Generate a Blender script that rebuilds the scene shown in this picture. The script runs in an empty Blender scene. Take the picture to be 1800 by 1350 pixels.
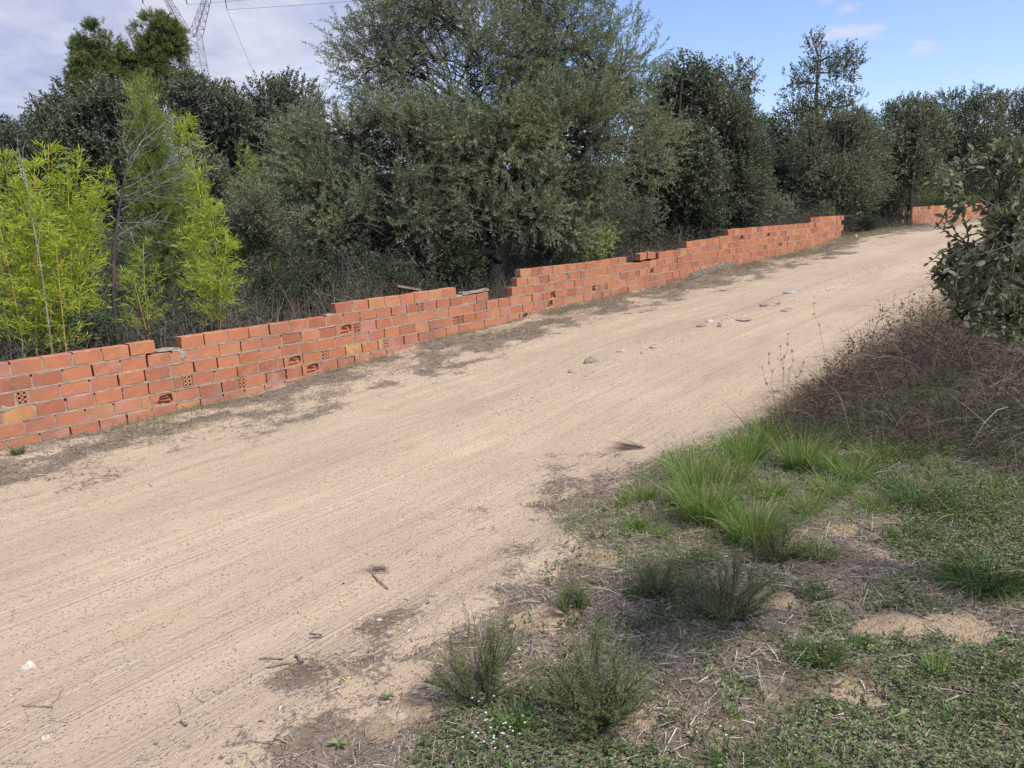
import bpy, math
import numpy as np
from mathutils import Matrix, Vector

sc = bpy.context.scene
COL = sc.collection
rng = np.random.default_rng(11)
PI = math.pi

# ------------------------------------------------------------------ camera
F, PITCH, ROLL = 1352.0, math.radians(11.2), 0.045      # focal length in photo pixels (1800 wide)
EYE = np.array([0.0, 0.0, 1.65])
cr, sr, cp, sp = math.cos(ROLL), math.sin(ROLL), math.cos(PITCH), math.sin(PITCH)
right0 = Vector((1, 0, 0)); up0 = Vector((0, sp, cp)); fwd = Vector((0, cp, -sp))
cam_r = cr * right0 - sr * up0
cam_u = sr * right0 + cr * up0
cam = bpy.data.cameras.new("camera")
cam.sensor_width = 36.0
cam.lens = 36.0 * F / 1800.0
cam.clip_start, cam.clip_end = 0.05, 4000
camo = bpy.data.objects.new("camera", cam)
COL.objects.link(camo)
m3 = Matrix((cam_r, cam_u, -fwd)).transposed()
camo.matrix_world = Matrix.Translation(Vector(EYE)) @ m3.to_4x4()
sc.camera = camo

# ------------------------------------------------------------------ light
SUN_EL = math.radians(54)
SUN_H = np.array([0.80, -0.60])                         # horizontal direction towards the sun
sun_dir = Vector((SUN_H[0] * math.cos(SUN_EL), SUN_H[1] * math.cos(SUN_EL), math.sin(SUN_EL)))
sun = bpy.data.lights.new("sun", 'SUN')
sun.energy = 3.5
sun.angle = math.radians(5)
sun.color = (1.0, 0.945, 0.86)
suno = bpy.data.objects.new("sun", sun)
suno.rotation_euler = sun_dir.to_track_quat('Z', 'Y').to_euler()
COL.objects.link(suno)

w = bpy.data.worlds.new("World"); sc.world = w; w.use_nodes = True
N = w.node_tree.nodes; L = w.node_tree.links
N.clear()
def wn(t, **k):
    n = N.new(t)
    for a, b in k.items(): setattr(n, a, b)
    return n
def wmath(op, a, b=None, c=None):
    n = wn('ShaderNodeMath', operation=op)
    for i, v in enumerate((a, b, c)):
        if v is None: continue
        if isinstance(v, (int, float)): n.inputs[i].default_value = v
        else: L.new(v, n.inputs[i])
    return n.outputs[0]
sky = wn('ShaderNodeTexSky', sky_type='NISHITA', sun_disc=False)
sky.sun_elevation = SUN_EL
sky.sun_rotation = math.atan2(SUN_H[0], SUN_H[1])
sky.air_density, sky.dust_density, sky.ozone_density = 1.0, 0.5, 3.0
tc = wn('ShaderNodeTexCoord')
sx = wn('ShaderNodeSeparateXYZ'); L.new(tc.outputs['Generated'], sx.inputs[0])
X, Y, Z = sx.outputs
zz = wmath('ADD', wmath('MAXIMUM', Z, 0.0), 0.22)
cx = wn('ShaderNodeCombineXYZ')
L.new(wmath('DIVIDE', X, zz), cx.inputs[0]); L.new(wmath('DIVIDE', Y, zz), cx.inputs[1])
n1 = wn('ShaderNodeTexNoise'); n1.inputs['Scale'].default_value = 0.9; n1.inputs['Detail'].default_value = 7; n1.inputs['Roughness'].default_value = 0.55
L.new(cx.outputs[0], n1.inputs['Vector'])
mp = wn('ShaderNodeMapping'); mp.inputs['Location'].default_value = (3.7, 1.4, 0.6)
L.new(cx.outputs[0], mp.inputs[0])
n2 = wn('ShaderNodeTexNoise'); n2.inputs['Scale'].default_value = 2.6; n2.inputs['Detail'].default_value = 8; n2.inputs['Roughness'].default_value = 0.6
L.new(mp.outputs[0], n2.inputs['Vector'])
west = wmath('ADD', wmath('MULTIPLY', X, -1.6), wmath('MULTIPLY', Y, 0.1))      # the cloud bank lies to the west
def wramp(v, lo, hi):
    n = wn('ShaderNodeMapRange', interpolation_type='SMOOTHSTEP')
    L.new(v, n.inputs['Value']); n.inputs['From Min'].default_value = lo; n.inputs['From Max'].default_value = hi
    return n.outputs['Result']
bank = wramp(wmath('ADD', west, wmath('MULTIPLY', wmath('SUBTRACT', n1.outputs['Fac'], 0.5), 1.5)), -0.02, 0.42)
wisp = wmath('MULTIPLY', wramp(n2.outputs['Fac'], 0.60, 0.72), 0.8)
cov = wmath('MAXIMUM', bank, wisp)
cov = wmath('MULTIPLY', cov, 0.93)
cr_ = wn('ShaderNodeValToRGB')
cr_.color_ramp.elements[0].position = 0.36; cr_.color_ramp.elements[0].color = (0.40, 0.45, 0.72, 1)
cr_.color_ramp.elements[1].position = 0.66; cr_.color_ramp.elements[1].color = (0.82, 0.83, 0.95, 1)
L.new(wmath('MAXIMUM', n2.outputs['Fac'], wmath('MULTIPLY', wisp, wmath('SUBTRACT', 1.0, bank))), cr_.inputs[0])
bg1 = wn('ShaderNodeBackground'); bg1.inputs[1].default_value = 0.125
bg2 = wn('ShaderNodeBackground'); bg2.inputs[1].default_value = 0.60
tint = wn('ShaderNodeMix', data_type='RGBA', blend_type='MULTIPLY'); tint.inputs[0].default_value = 1.0
ti = [i for i in tint.inputs if i.type == 'RGBA']; L.new(sky.outputs[0], ti[0]); ti[1].default_value = (1.04, .98, 1.09, 1)
L.new([o for o in tint.outputs if o.type == 'RGBA'][0], bg1.inputs[0]); L.new(cr_.outputs[0], bg2.inputs[0])
mx = wn('ShaderNodeMixShader'); out = wn('ShaderNodeOutputWorld')
L.new(cov, mx.inputs[0]); L.new(bg1.outputs[0], mx.inputs[1]); L.new(bg2.outputs[0], mx.inputs[2])
L.new(mx.outputs[0], out.inputs[0])

vs = sc.view_settings
vs.view_transform = 'Standard'; vs.look = 'None'; vs.gamma = 1.0; vs.exposure = 0.62
try: vs.use_curve_mapping = False
except Exception: pass
sc.render.engine = 'CYCLES'
sc.cycles.max_bounces = 6; sc.cycles.diffuse_bounces = 3; sc.cycles.transmission_bounces = 4
sc.cycles.glossy_bounces = 2; sc.cycles.transparent_max_bounces = 4

# ------------------------------------------------------------------ numeric helpers
def sst(a, b, x):
    t = np.clip((x - a) / (b - a), 0, 1); return t * t * (3 - 2 * t)
def _h(i, j, k, seed):
    i = i.astype(np.int64); j = j.astype(np.int64); k = k.astype(np.int64)
    n = (i * 374761393 + j * 668265263 + k * 2147483647 + seed * 974634631) & 0xffffffff
    n = ((n ^ (n >> 13)) * 1274126177) & 0xffffffff
    n = ((n ^ (n >> 16)) * 2246822519) & 0xffffffff
    return ((n ^ (n >> 15)) & 0xffff) / 65535.0
def noise3(x, y, z, seed=0):
    x, y, z = np.broadcast_arrays(np.asarray(x, float), np.asarray(y, float), np.asarray(z, float))
    xi, yi, zi = np.floor(x), np.floor(y), np.floor(z)
    u, v, w_ = x - xi, y - yi, z - zi
    u, v, w_ = (q * q * (3 - 2 * q) for q in (u, v, w_))
    r = 0
    for a in (0, 1):
        for b in (0, 1):
            for c in (0, 1):
                r = r + _h(xi + a, yi + b, zi + c, seed) * (u if a else 1 - u) * (v if b else 1 - v) * (w_ if c else 1 - w_)
    return r
def fbm(x, y, seed=0, o=4):
    r = 0; a = .5; f = 1.0; s = 0
    for k in range(o):
        r = r + a * noise3(np.asarray(x) * f, np.asarray(y) * f, 0.37 * k, seed + k); s += a; a *= .5; f *= 2.03
    return r / s
def unit(v):
    return v / np.maximum(np.linalg.norm(v, axis=-1, keepdims=True), 1e-9)
def randu(*s):
    v = rng.normal(size=tuple(s) + (3,)); return unit(v)
def perp(d, ref=None):
    ref = randu(*d.shape[:-1]) if ref is None else ref
    return unit(np.cross(d, ref))

# photo pixel -> ray (optical depth 1) and world point
def ray(x, y):
    x = np.asarray(x, float); y = np.asarray(y, float)
    u = (x - 900) / F; v = (675 - y) / F
    u2 = u * cr + v * sr; v2 = -u * sr + v * cr
    return np.stack([u2, cp + v2 * sp, -sp + v2 * cp], -1)
def W(x, y, Zd):
    return EYE + ray(x, y) * np.asarray(Zd, float)[..., None]

# ------------------------------------------------------------------ path of the wall and ground heights
# (s along the wall uphill, t across the road towards the viewer)
DS = 0.1
Sg = np.arange(-70, 110 + DS, DS)
CXp = [-1.08562780e-04, 5.62895081e-03, 6.14261644e-01, -4.31636327e+00]
CYp = [8.88087371e-05, -4.83364499e-03, 7.89759577e-01, 6.28882006e+00]
def _path():
    a0 = math.radians(38.0); a1 = math.radians(45.3)
    P = np.zeros((len(Sg), 2))
    m = (Sg >= 0) & (Sg <= 19.3)
    P[m, 0] = np.polyval(CXp, Sg[m]); P[m, 1] = np.polyval(CYp, Sg[m])
    i0 = np.argmax(m); i1 = len(m) - 1 - np.argmax(m[::-1])
    for i in range(i0 - 1, -1, -1): P[i] = P[i + 1] - DS * np.array([math.sin(a0), math.cos(a0)])
    a = a1
    for i in range(i1 + 1, len(Sg)):
        if 26 < Sg[i] < 40: a += math.radians(0.16)
        P[i] = P[i - 1] + DS * np.array([math.sin(a), math.cos(a)])
    return P
PATH = _path()
TAN = unit(np.gradient(PATH, axis=0))
NOR = np.stack([TAN[:, 1], -TAN[:, 0]], 1)
def P2(s, t):
    s = np.asarray(s, float); t = np.asarray(t, float)
    x = np.interp(s, Sg, PATH[:, 0]) + np.interp(s, Sg, NOR[:, 0]) * t
    y = np.interp(s, Sg, PATH[:, 1]) + np.interp(s, Sg, NOR[:, 1]) * t
    return x, y
def ST(x, y):
    x = np.atleast_1d(np.asarray(x, float)); y = np.atleast_1d(np.asarray(y, float))
    so = np.empty(len(x)); to = np.empty(len(x))
    for k in range(0, len(x), 2000):
        d = (x[k:k + 2000, None] - PATH[None, :, 0]) ** 2 + (y[k:k + 2000, None] - PATH[None, :, 1]) ** 2
        i = d.argmin(1)
        dx = x[k:k + 2000] - PATH[i, 0]; dy = y[k:k + 2000] - PATH[i, 1]
        so[k:k + 2000] = Sg[i] + dx * TAN[i, 0] + dy * TAN[i, 1]
        to[k:k + 2000] = dx * NOR[i, 0] + dy * NOR[i, 1]
    return so, to
BS = np.array([-70, -30, -8, -3, 0, 1.1, 1.8, 2.8, 3.6, 4.35, 5.1, 5.8, 6.7, 7.4, 8.1, 9.4, 10.4, 11.9, 12.7, 13.9, 15, 15.9, 17.8, 19.25, 23, 27, 35, 60, 110])
BZ = np.array([-3.4, -2.2, -1.74, -1.67, -1.63, -1.62, -1.60, -1.57, -1.51, -1.47, -1.39, -1.34, -1.29, -1.25, -1.22, -1.17, -1.12, -1.03, -.95, -.9, -.84, -.78, -.63, -.49, -.40, -.32, .15, 1.8, 4.0]) + 1.65
def zb(s): return np.interp(s, BS, BZ)
def edge_r(s): return np.interp(s, [-8, -1.1, -.5, .6, 1.4, 2.5, 3.4, 4.7, 6, 8, 12, 20], [5.3, 5.2, 5.0, 4.72, 4.5, 4.5, 4.8, 5.0, 5.2, 5.3, 5.3, 5.4])
def zg(s, t, fine=True):
    s = np.asarray(s, float); t = np.asarray(t, float)
    z = zb(s).astype(float)
    front = t >= -0.06
    er = edge_r(s)
    bank = np.interp(s, [-3, 0, 2, 4, 7, 11, 16, 30], [.05, .06, .10, .22, .42, .5, .6, .9])
    zf = z + bank * sst(0.0, 1.7, t - er) + .02 * np.maximum(t - er - 2, 0)
    zf = zf - 0.05 * sst(.2, 1.2, t) * sst(5.2, 4.6, t)
    rut = np.exp(-((t - 2.05) / .35) ** 2) + np.exp(-((t - 3.7) / .35) ** 2)
    zf = zf - 0.02 * rut + 0.03 * np.exp(-((t - 2.9) / .3) ** 2)
    if fine:
        zf = zf + .028 * (fbm(s * .9, t * 3.2, 5) - .5) + .05 * (fbm(s * .5, t * .8, 9, 3) - .5)
        zf = zf + .02 * (fbm(s * .35, t * 9, 15, 3) - .5)
        rough = sst(-.2, .5, t - er) + sst(1.1, .5, t)
        zf = zf + rough * (.05 * (fbm(s * 5, t * 5, 21) - .5) + .02 * (fbm(s * 17, t * 17, 31, 2) - .5))
    d = -t
    zk = z + np.interp(s, [-30, 0, 4, 5.5, 6.5, 8, 19.2, 20.3, 27, 33], [.6, .55, .55, .5, .36, .5, .5, .0, .0, .3]) * np.where(s > 19.3, sst(.0, 5., d) * .7 + .3, 1) + .045 * np.maximum(d, 0) + .10 * (fbm(s * .8, t * .8, 40, 3) - .5) * sst(.1, .8, d)
    zk = zk + .03 * np.maximum(d - 12, 0)
    return np.where(front, zf, zk)
def G(s, t):
    x, y = P2(s, t); return np.stack([x, y, zg(s, t)], -1)
def ground_at(x, y):
    s, t = ST(x, y); return zg(s, t)
def hit(px, py):
    """where the ray through a photo pixel meets the ground"""
    d = ray(px, py); r = np.arange(1.2, 60, .02)
    q = EYE + d * r[:, None]
    g = ground_at(q[:, 0], q[:, 1])
    i = int(np.argmax(q[:, 2] < g))
    q = q[i].copy(); q[2] = g[i]; return q
def litter(s, t):
    n = fbm(s * 1.3, t * 1.6, 50); n2 = fbm(s * 4.3, t * 4.9, 55, 5)
    a = sst(1.65, .45, t + 1.3 * (n - .5) + 1.5 * (n2 - .5)) * .86 * np.interp(s, [9, 13.5], [1, 1.2]) * (.5 + .5 * sst(.36, .56, fbm(s * 2.4, t * 3.6, 58)))
    b = sst(-.45, .95, (t - edge_r(s)) + 1.6 * (n - .5) + 1.6 * (n2 - .5))
    return np.clip(np.maximum(a, b), 0, 1)

# ------------------------------------------------------------------ mesh helpers
def link(o, parent=None):
    COL.objects.link(o)
    if parent is not None: o.parent = parent
    return o
def mesh_np(name, verts, loops, starts, totals, mat=None, parent=None, attr=None, smooth=False, uv=None, vattr=None, only_mesh=False):
    me = bpy.data.meshes.new(name)
    verts = np.ascontiguousarray(verts, np.float32).reshape(-1, 3)
    me.vertices.add(len(verts)); me.vertices.foreach_set('co', verts.ravel())
    loops = np.ascontiguousarray(loops, np.int32).ravel()
    me.loops.add(len(loops)); me.loops.foreach_set('vertex_index', loops)
    me.polygons.add(len(starts))
    me.polygons.foreach_set('loop_start', np.ascontiguousarray(starts, np.int32))
    try: me.polygons.foreach_set('loop_total', np.ascontiguousarray(totals, np.int32))
    except Exception: pass
    me.polygons.foreach_set('use_smooth', np.full(len(starts), bool(smooth)))
    if attr is not None:
        for k, v in attr.items():
            a = me.attributes.new(k, 'FLOAT', 'FACE'); a.data.foreach_set('value', np.ascontiguousarray(v, np.float32))
    if vattr is not None:
        for k, v in vattr.items():
            a = me.attributes.new(k, 'FLOAT', 'POINT'); a.data.foreach_set('value', np.ascontiguousarray(v, np.float32))
    if uv is not None:
        l = me.uv_layers.new(name='st'); l.data.foreach_set('uv', np.ascontiguousarray(uv[loops], np.float32).ravel())
    me.update(calc_edges=True)
    if mat is not None: me.materials.append(mat)
    if only_mesh: return me
    o = bpy.data.objects.new(name, me)
    return link(o, parent)
class Geo:
    """collects vertex/face arrays, one float attribute per face"""
    def __init__(s): s.v = []; s.l = []; s.n = []; s.r = []; s.k = 0
    def add(s, V, Fc, rnd):
        V = np.asarray(V, float).reshape(-1, 3); Fc = np.asarray(Fc, np.int64)
        s.v.append(V); s.l.append((Fc + s.k).ravel()); s.n.append(np.full(len(Fc), Fc.shape[1]))
        s.r.append(np.broadcast_to(np.asarray(rnd, float), (len(Fc),))); s.k += len(V)
    def build(s, name, mat, parent=None, smooth=False, only_mesh=False, offset=None):
        v = np.concatenate(s.v); n = np.concatenate(s.n)
        if offset is not None: v = v - offset
        st = np.r_[0, np.cumsum(n)[:-1]]
        return mesh_np(name, v, np.concatenate(s.l), st, n, mat, parent, {'rnd': np.concatenate(s.r)}, smooth, only_mesh=only_mesh)
def tag(o, label=None, cat=None, group=None, kind=None):
    if label: o['label'] = label
    if cat: o['category'] = cat
    if group: o['group'] = group
    if kind: o['kind'] = kind
    return o
def empty(name, loc, label, cat, group=None):
    o = bpy.data.objects.new(name, None); o.location = tuple(float(a) for a in loc); o.empty_display_size = .1
    COL.objects.link(o); return tag(o, label, cat, group)

def leaves(g, Pt, D, Ln, Wd, rnd, fold=.25, curl=.0, Nn=None):
    """diamond leaves, two triangles each, folded along the midrib"""
    n = len(Pt)
    if n == 0: return
    Sd = perp(D, Nn); U = np.cross(Sd, D)
    Ln = np.broadcast_to(Ln, (n,))[:, None]; Wd = np.broadcast_to(Wd, (n,))[:, None]
    mid = Pt + D * Ln * .45 + U * Wd * fold
    V = np.stack([Pt, mid - Sd * Wd * .5, Pt + D * Ln - U * Ln * curl, mid + Sd * Wd * .5], 1)
    b = np.arange(n)[:, None] * 4
    Fc = np.concatenate([b + [0, 2, 1], b + [0, 3, 2]], 1).reshape(-1, 3)
    g.add(V, Fc, np.repeat(np.broadcast_to(rnd, (n,)), 2))
def ribbons(g, Pt, Wd, rnd, Nn=None):
    """tapering strips: Pt (n,k,3), width (n,)"""
    n, k = Pt.shape[:2]
    if n == 0: return
    T = unit(Pt[:, -1] - Pt[:, 0])
    Sd = perp(T, Nn)[:, None, :]
    taper = np.linspace(1, 0.12, k)[None, :, None] * np.broadcast_to(Wd, (n,))[:, None, None] * .5
    A = Pt - Sd * taper; B = Pt + Sd * taper
    V = np.stack([A, B], 2).reshape(n, 2 * k, 3)
    b = np.arange(n)[:, None, None] * 2 * k + np.arange(k - 1)[None, :, None] * 2
    Fc = (b + np.array([0, 1, 3, 2])).reshape(-1, 4)
    g.add(V, Fc, np.repeat(np.broadcast_to(rnd, (n,)), k - 1))
def tubes(g, Pt, R, rnd, sides=4):
    """Pt (n,k,3), R (n,k)"""
    n, k = Pt.shape[:2]
    if n == 0: return
    T = np.gradient(Pt, axis=1); T = unit(T)
    ref = np.tile(np.array([.31, .2, .93]), (n, k, 1))
    A = unit(np.cross(T, ref)); B = np.cross(T, A)
    ang = np.arange(sides) * 2 * PI / sides
    R = np.broadcast_to(R, (n, k))
    V = Pt[:, :, None, :] + R[:, :, None, None] * (A[:, :, None, :] * np.cos(ang)[:, None] + B[:, :, None, :] * np.sin(ang)[:, None])
    b = (np.arange(n)[:, None, None] * k + np.arange(k - 1)[None, :, None]) * sides
    j = np.arange(sides)[None, None, :]; j2 = (j + 1) % sides
    Fc = np.stack([b + j, b + j2, b + sides + j2, b + sides + j], -1).reshape(-1, 4)
    g.add(V.reshape(-1, 3), Fc, np.repeat(np.broadcast_to(rnd, (n,)), (k - 1) * sides))
def curve_pts(A, B, k, bow, seedv=None):
    """n curved polylines from A to B with a random bow"""
    n = len(A); u = np.linspace(0, 1, k)[None, :, None]
    d = B - A; ln = np.linalg.norm(d, axis=1, keepdims=True)
    off = perp(unit(d)) * ln * bow
    P = A[:, None] * (1 - u) + B[:, None] * u + off[:, None] * (4 * u * (1 - u))
    P[:, 1:-1] += rng.normal(size=P[:, 1:-1].shape) * ln[:, None] * .015
    return P

# ------------------------------------------------------------------ materials
class M:
    def __init__(s, name):
        s.m = bpy.data.materials.new(name); s.m.use_nodes = True
        s.t = s.m.node_tree; s.t.nodes.clear()
        s.o = s.n('ShaderNodeOutputMaterial')
    def n(s, t, **k):
        x = s.t.nodes.new(t)
        for a, b in k.items(): setattr(x, a, b)
        return x
    def put(s, sock, v):
        if isinstance(v, bpy.types.NodeSocket): s.t.links.new(v, sock)
        else:
            if isinstance(v, (tuple, list)) and len(v) == 3 and sock.type == 'RGBA': v = (*v, 1)
            sock.default_value = v
    def math(s, op, a, b=0.0, c=None, clamp=False):
        x = s.n('ShaderNodeMath', operation=op, use_clamp=clamp)
        s.put(x.inputs[0], a); s.put(x.inputs[1], b)
        if c is not None: s.put(x.inputs[2], c)
        return x.outputs[0]
    def attr(s, name): return s.n('ShaderNodeAttribute', attribute_name=name).outputs['Fac']
    def noise(s, vec, scale, detail=4, rough=.55, dist=0.0):
        x = s.n('ShaderNodeTexNoise'); s.put(x.inputs['Vector'], vec)
        x.inputs['Scale'].default_value = scale; x.inputs['Detail'].default_value = detail
        x.inputs['Roughness'].default_value = rough; x.inputs['Distortion'].default_value = dist
        return x.outputs['Fac']
    def vor(s, vec, scale, feat='F1', out='Distance'):
        x = s.n('ShaderNodeTexVoronoi', feature=feat); s.put(x.inputs['Vector'], vec); x.inputs['Scale'].default_value = scale
        return x.outputs[out]
    def map(s, vec, scale=(1, 1, 1), loc=(0, 0, 0)):
        x = s.n('ShaderNodeMapping'); s.put(x.inputs[0], vec); x.inputs['Scale'].default_value = scale; x.inputs['Location'].default_value = loc
        return x.outputs[0]
    def rng(s, v, a, b, lo=0., hi=1.):
        x = s.n('ShaderNodeMapRange', interpolation_type='SMOOTHSTEP'); s.put(x.inputs['Value'], v)
        for k, q in (('From Min', a), ('From Max', b), ('To Min', lo), ('To Max', hi)): x.inputs[k].default_value = q
        return x.outputs['Result']
    def mix(s, f, a, b, blend='MIX'):
        x = s.n('ShaderNodeMix', data_type='RGBA', blend_type=blend)
        s.put(x.inputs['Factor'], f); s.put(x.inputs['A'], a) if False else None
        ia = [i for i in x.inputs if i.type == 'RGBA']
        s.put(ia[0], a); s.put(ia[1], b)
        return [o for o in x.outputs if o.type == 'RGBA'][0]
    def ramp(s, f, stops):
        x = s.n('ShaderNodeValToRGB'); s.put(x.inputs[0], f); e = x.color_ramp.elements
        while len(e) < len(stops): e.new(.5)
        for q, (p, c) in zip(e, stops): q.position = p; q.color = (*c, 1)
        return x.outputs[0]
    def bump(s, h, strength=.5, dist=.01, nrm=None):
        x = s.n('ShaderNodeBump'); s.put(x.inputs['Height'], h); x.inputs['Strength'].default_value = strength; x.inputs['Distance'].default_value = dist
        if nrm is not None: s.put(x.inputs['Normal'], nrm)
        return x.outputs[0]
    def finish(s, color, rough=.85, normal=None, spec=.25, metallic=0.0):
        p = s.n('ShaderNodeBsdfPrincipled')
        s.put(p.inputs['Base Color'], color); s.put(p.inputs['Roughness'], rough); p.inputs['Specular IOR Level'].default_value = spec
        p.inputs['Metallic'].default_value = metallic
        if normal is not None: s.put(p.inputs['Normal'], normal)
        s.t.links.new(p.outputs[0], s.o.inputs[0]); s.p = p; return s.m

def leaf_mat(name, stops, back=None, trans=.3, rough=.5, spec=.3, tcol=(1.15, 1.2, .5)):
    m = M(name)
    c = m.ramp(m.attr('rnd'), stops)
    if back is not None:
        c = m.mix(m.math('MULTIPLY', m.n('ShaderNodeNewGeometry').outputs['Backfacing'], .75), c, back)
    m.finish(c, rough, None, spec)
    t = m.n('ShaderNodeBsdfTranslucent'); m.put(t.inputs[0], m.mix(1.0, c, tcol, 'MULTIPLY'))
    x = m.n('ShaderNodeMixShader'); x.inputs[0].default_value = trans
    m.t.links.new(m.p.outputs[0], x.inputs[1]); m.t.links.new(t.outputs[0], x.inputs[2]); m.t.links.new(x.outputs[0], m.o.inputs[0])
    return m.m
def stem_mat(name, stops, rough=.85):
    m = M(name); tcx = m.n('ShaderNodeTexCoord').outputs['Object']
    c = m.ramp(m.attr('rnd'), stops)
    nz = m.noise(m.map(tcx, (14, 14, 3)), 2.5, 5)
    c = m.mix(m.rng(nz, .4, .65), c, m.mix(1.0, c, (.55, .55, .55), 'MULTIPLY'))
    return m.finish(c, rough, m.bump(nz, .5, .01))

MAT = {}
MAT['olive'] = leaf_mat('olive_leaf', [(0, (.115, .14, .082)), (.5, (.18, .21, .125)), (.85, (.26, .285, .155)), (1, (.36, .36, .16))], back=(.24, .26, .18), trans=.3, rough=.42, tcol=(1.0, 1.12, .62))
MAT['oak'] = leaf_mat('holm_oak_leaf', [(0, (.042, .06, .034)), (.55, (.08, .10, .055)), (.9, (.14, .155, .085)), (1, (.20, .20, .10))], back=(.15, .165, .12), trans=.22, rough=.42)
MAT['oaklight'] = leaf_mat('grey_green_leaf', [(0, (.08, .096, .06)), (.5, (.13, .15, .09)), (.9, (.195, .21, .125)), (1, (.25, .25, .14))], back=(.19, .20, .15), trans=.25, rough=.42)
MAT['oaknear'] = leaf_mat('near_oak_leaf', [(0, (.065, .08, .043)), (.5, (.105, .12, .064)), (.9, (.155, .168, .092)), (1, (.21, .195, .10))], back=(.20, .205, .15), trans=.18, rough=.5, spec=.22)
MAT['pine'] = leaf_mat('pine_needle', [(0, (.06, .085, .028)), (.5, (.125, .165, .055)), (1, (.23, .26, .09))], trans=.25)
MAT['pinelight'] = leaf_mat('young_pine_needle', [(0, (.13, .18, .05)), (.5, (.21, .28, .075)), (1, (.32, .38, .11))], trans=.35)
MAT['bamboo'] = leaf_mat('bamboo_leaf', [(0, (.22, .31, .05)), (.5, (.40, .47, .075)), (.85, (.50, .53, .08)), (.93, (.64, .55, .09)), (1, (.66, .50, .14))], trans=.45, tcol=(1.1, 1.1, .4))
MAT['shrub'] = leaf_mat('dark_shrub_leaf', [(0, (.03, .045, .024)), (.6, (.06, .082, .042)), (1, (.12, .14, .07))], trans=.2)
MAT['bluegreen'] = leaf_mat('blue_green_leaf', [(0, (.035, .06, .035)), (.6, (.06, .09, .055)), (1, (.11, .14, .085))], trans=.2)
MAT['palegreen'] = leaf_mat('pale_green_leaf', [(0, (.18, .22, .09)), (.5, (.32, .36, .17)), (1, (.48, .50, .27))], trans=.35)
MAT['broom'] = leaf_mat('broom_leaf', [(0, (.09, .12, .05)), (.5, (.16, .20, .08)), (.85, (.24, .26, .105)), (1, (.33, .27, .13))], trans=.35)
MAT['grass'] = leaf_mat('tussock_blade', [(0, (.09, .16, .045)), (.5, (.165, .27, .075)), (.8, (.25, .35, .11)), (.93, (.40, .40, .19)), (1, (.50, .43, .27))], trans=.4)
MAT['grassdark'] = leaf_mat('dark_grass_blade', [(0, (.05, .10, .03)), (.6, (.09, .16, .045)), (.92, (.16, .23, .08)), (1, (.34, .30, .15))], trans=.3)
MAT['straw'] = leaf_mat('dry_grass', [(0, (.20, .15, .10)), (.5, (.33, .26, .18)), (1, (.46, .39, .29))], trans=.2)
MAT['reed'] = leaf_mat('grey_reed', [(0, (.13, .105, .09)), (.5, (.32, .27, .235)), (1, (.54, .475, .42))], trans=.1)
MAT['verge'] = leaf_mat('verge_weed', [(0, (.10, .12, .05)), (.3, (.15, .16, .07)), (.45, (.22, .18, .11)), (.8, (.34, .28, .19)), (1, (.46, .39, .28))], trans=.25)
MAT['litter'] = leaf_mat('litter', [(0, (.08, .06, .048)), (.35, (.20, .158, .13)), (.75, (.38, .315, .265)), (1, (.56, .49, .42))], trans=.05, spec=.15, rough=.8)
MAT['cover'] = leaf_mat('ground_cover_leaf', [(0, (.07, .105, .04)), (.5, (.145, .195, .08)), (1, (.27, .32, .145))], trans=.3)
MAT['brush'] = leaf_mat('dead_brush', [(0, (.05, .04, .034)), (.4, (.125, .098, .08)), (.75, (.26, .215, .178)), (1, (.46, .40, .34))], trans=.05, spec=.15, rough=.8)
MAT['rust'] = leaf_mat('rusty_leaf', [(0, (.06, .03, .022)), (.6, (.12, .06, .04)), (.85, (.17, .10, .055)), (1, (.13, .16, .06))], trans=.2)
MAT['bark'] = stem_mat('bark', [(0, (.07, .058, .048)), (1, (.13, .11, .092))])
MAT['bark_dark'] = stem_mat('dark_bark', [(0, (.035, .03, .025)), (1, (.065, .055, .045))])
MAT['bark_grey'] = stem_mat('grey_twig', [(0, (.14, .13, .125)), (.6, (.26, .245, .235)), (1, (.38, .36, .34))])
MAT['culm'] = stem_mat('bamboo_culm', [(0, (.30, .24, .05)), (.5, (.42, .30, .07)), (1, (.34, .36, .08))], .5)
MAT['white'] = leaf_mat('white_petal', [(0, (.7, .7, .72)), (1, (.8, .8, .82))], trans=.3, tcol=(1, 1, 1))
MAT['yellow'] = leaf_mat('yellow_petal', [(0, (.7, .5, .03)), (1, (.8, .6, .05))], trans=.3, tcol=(1, 1, 1))

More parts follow.
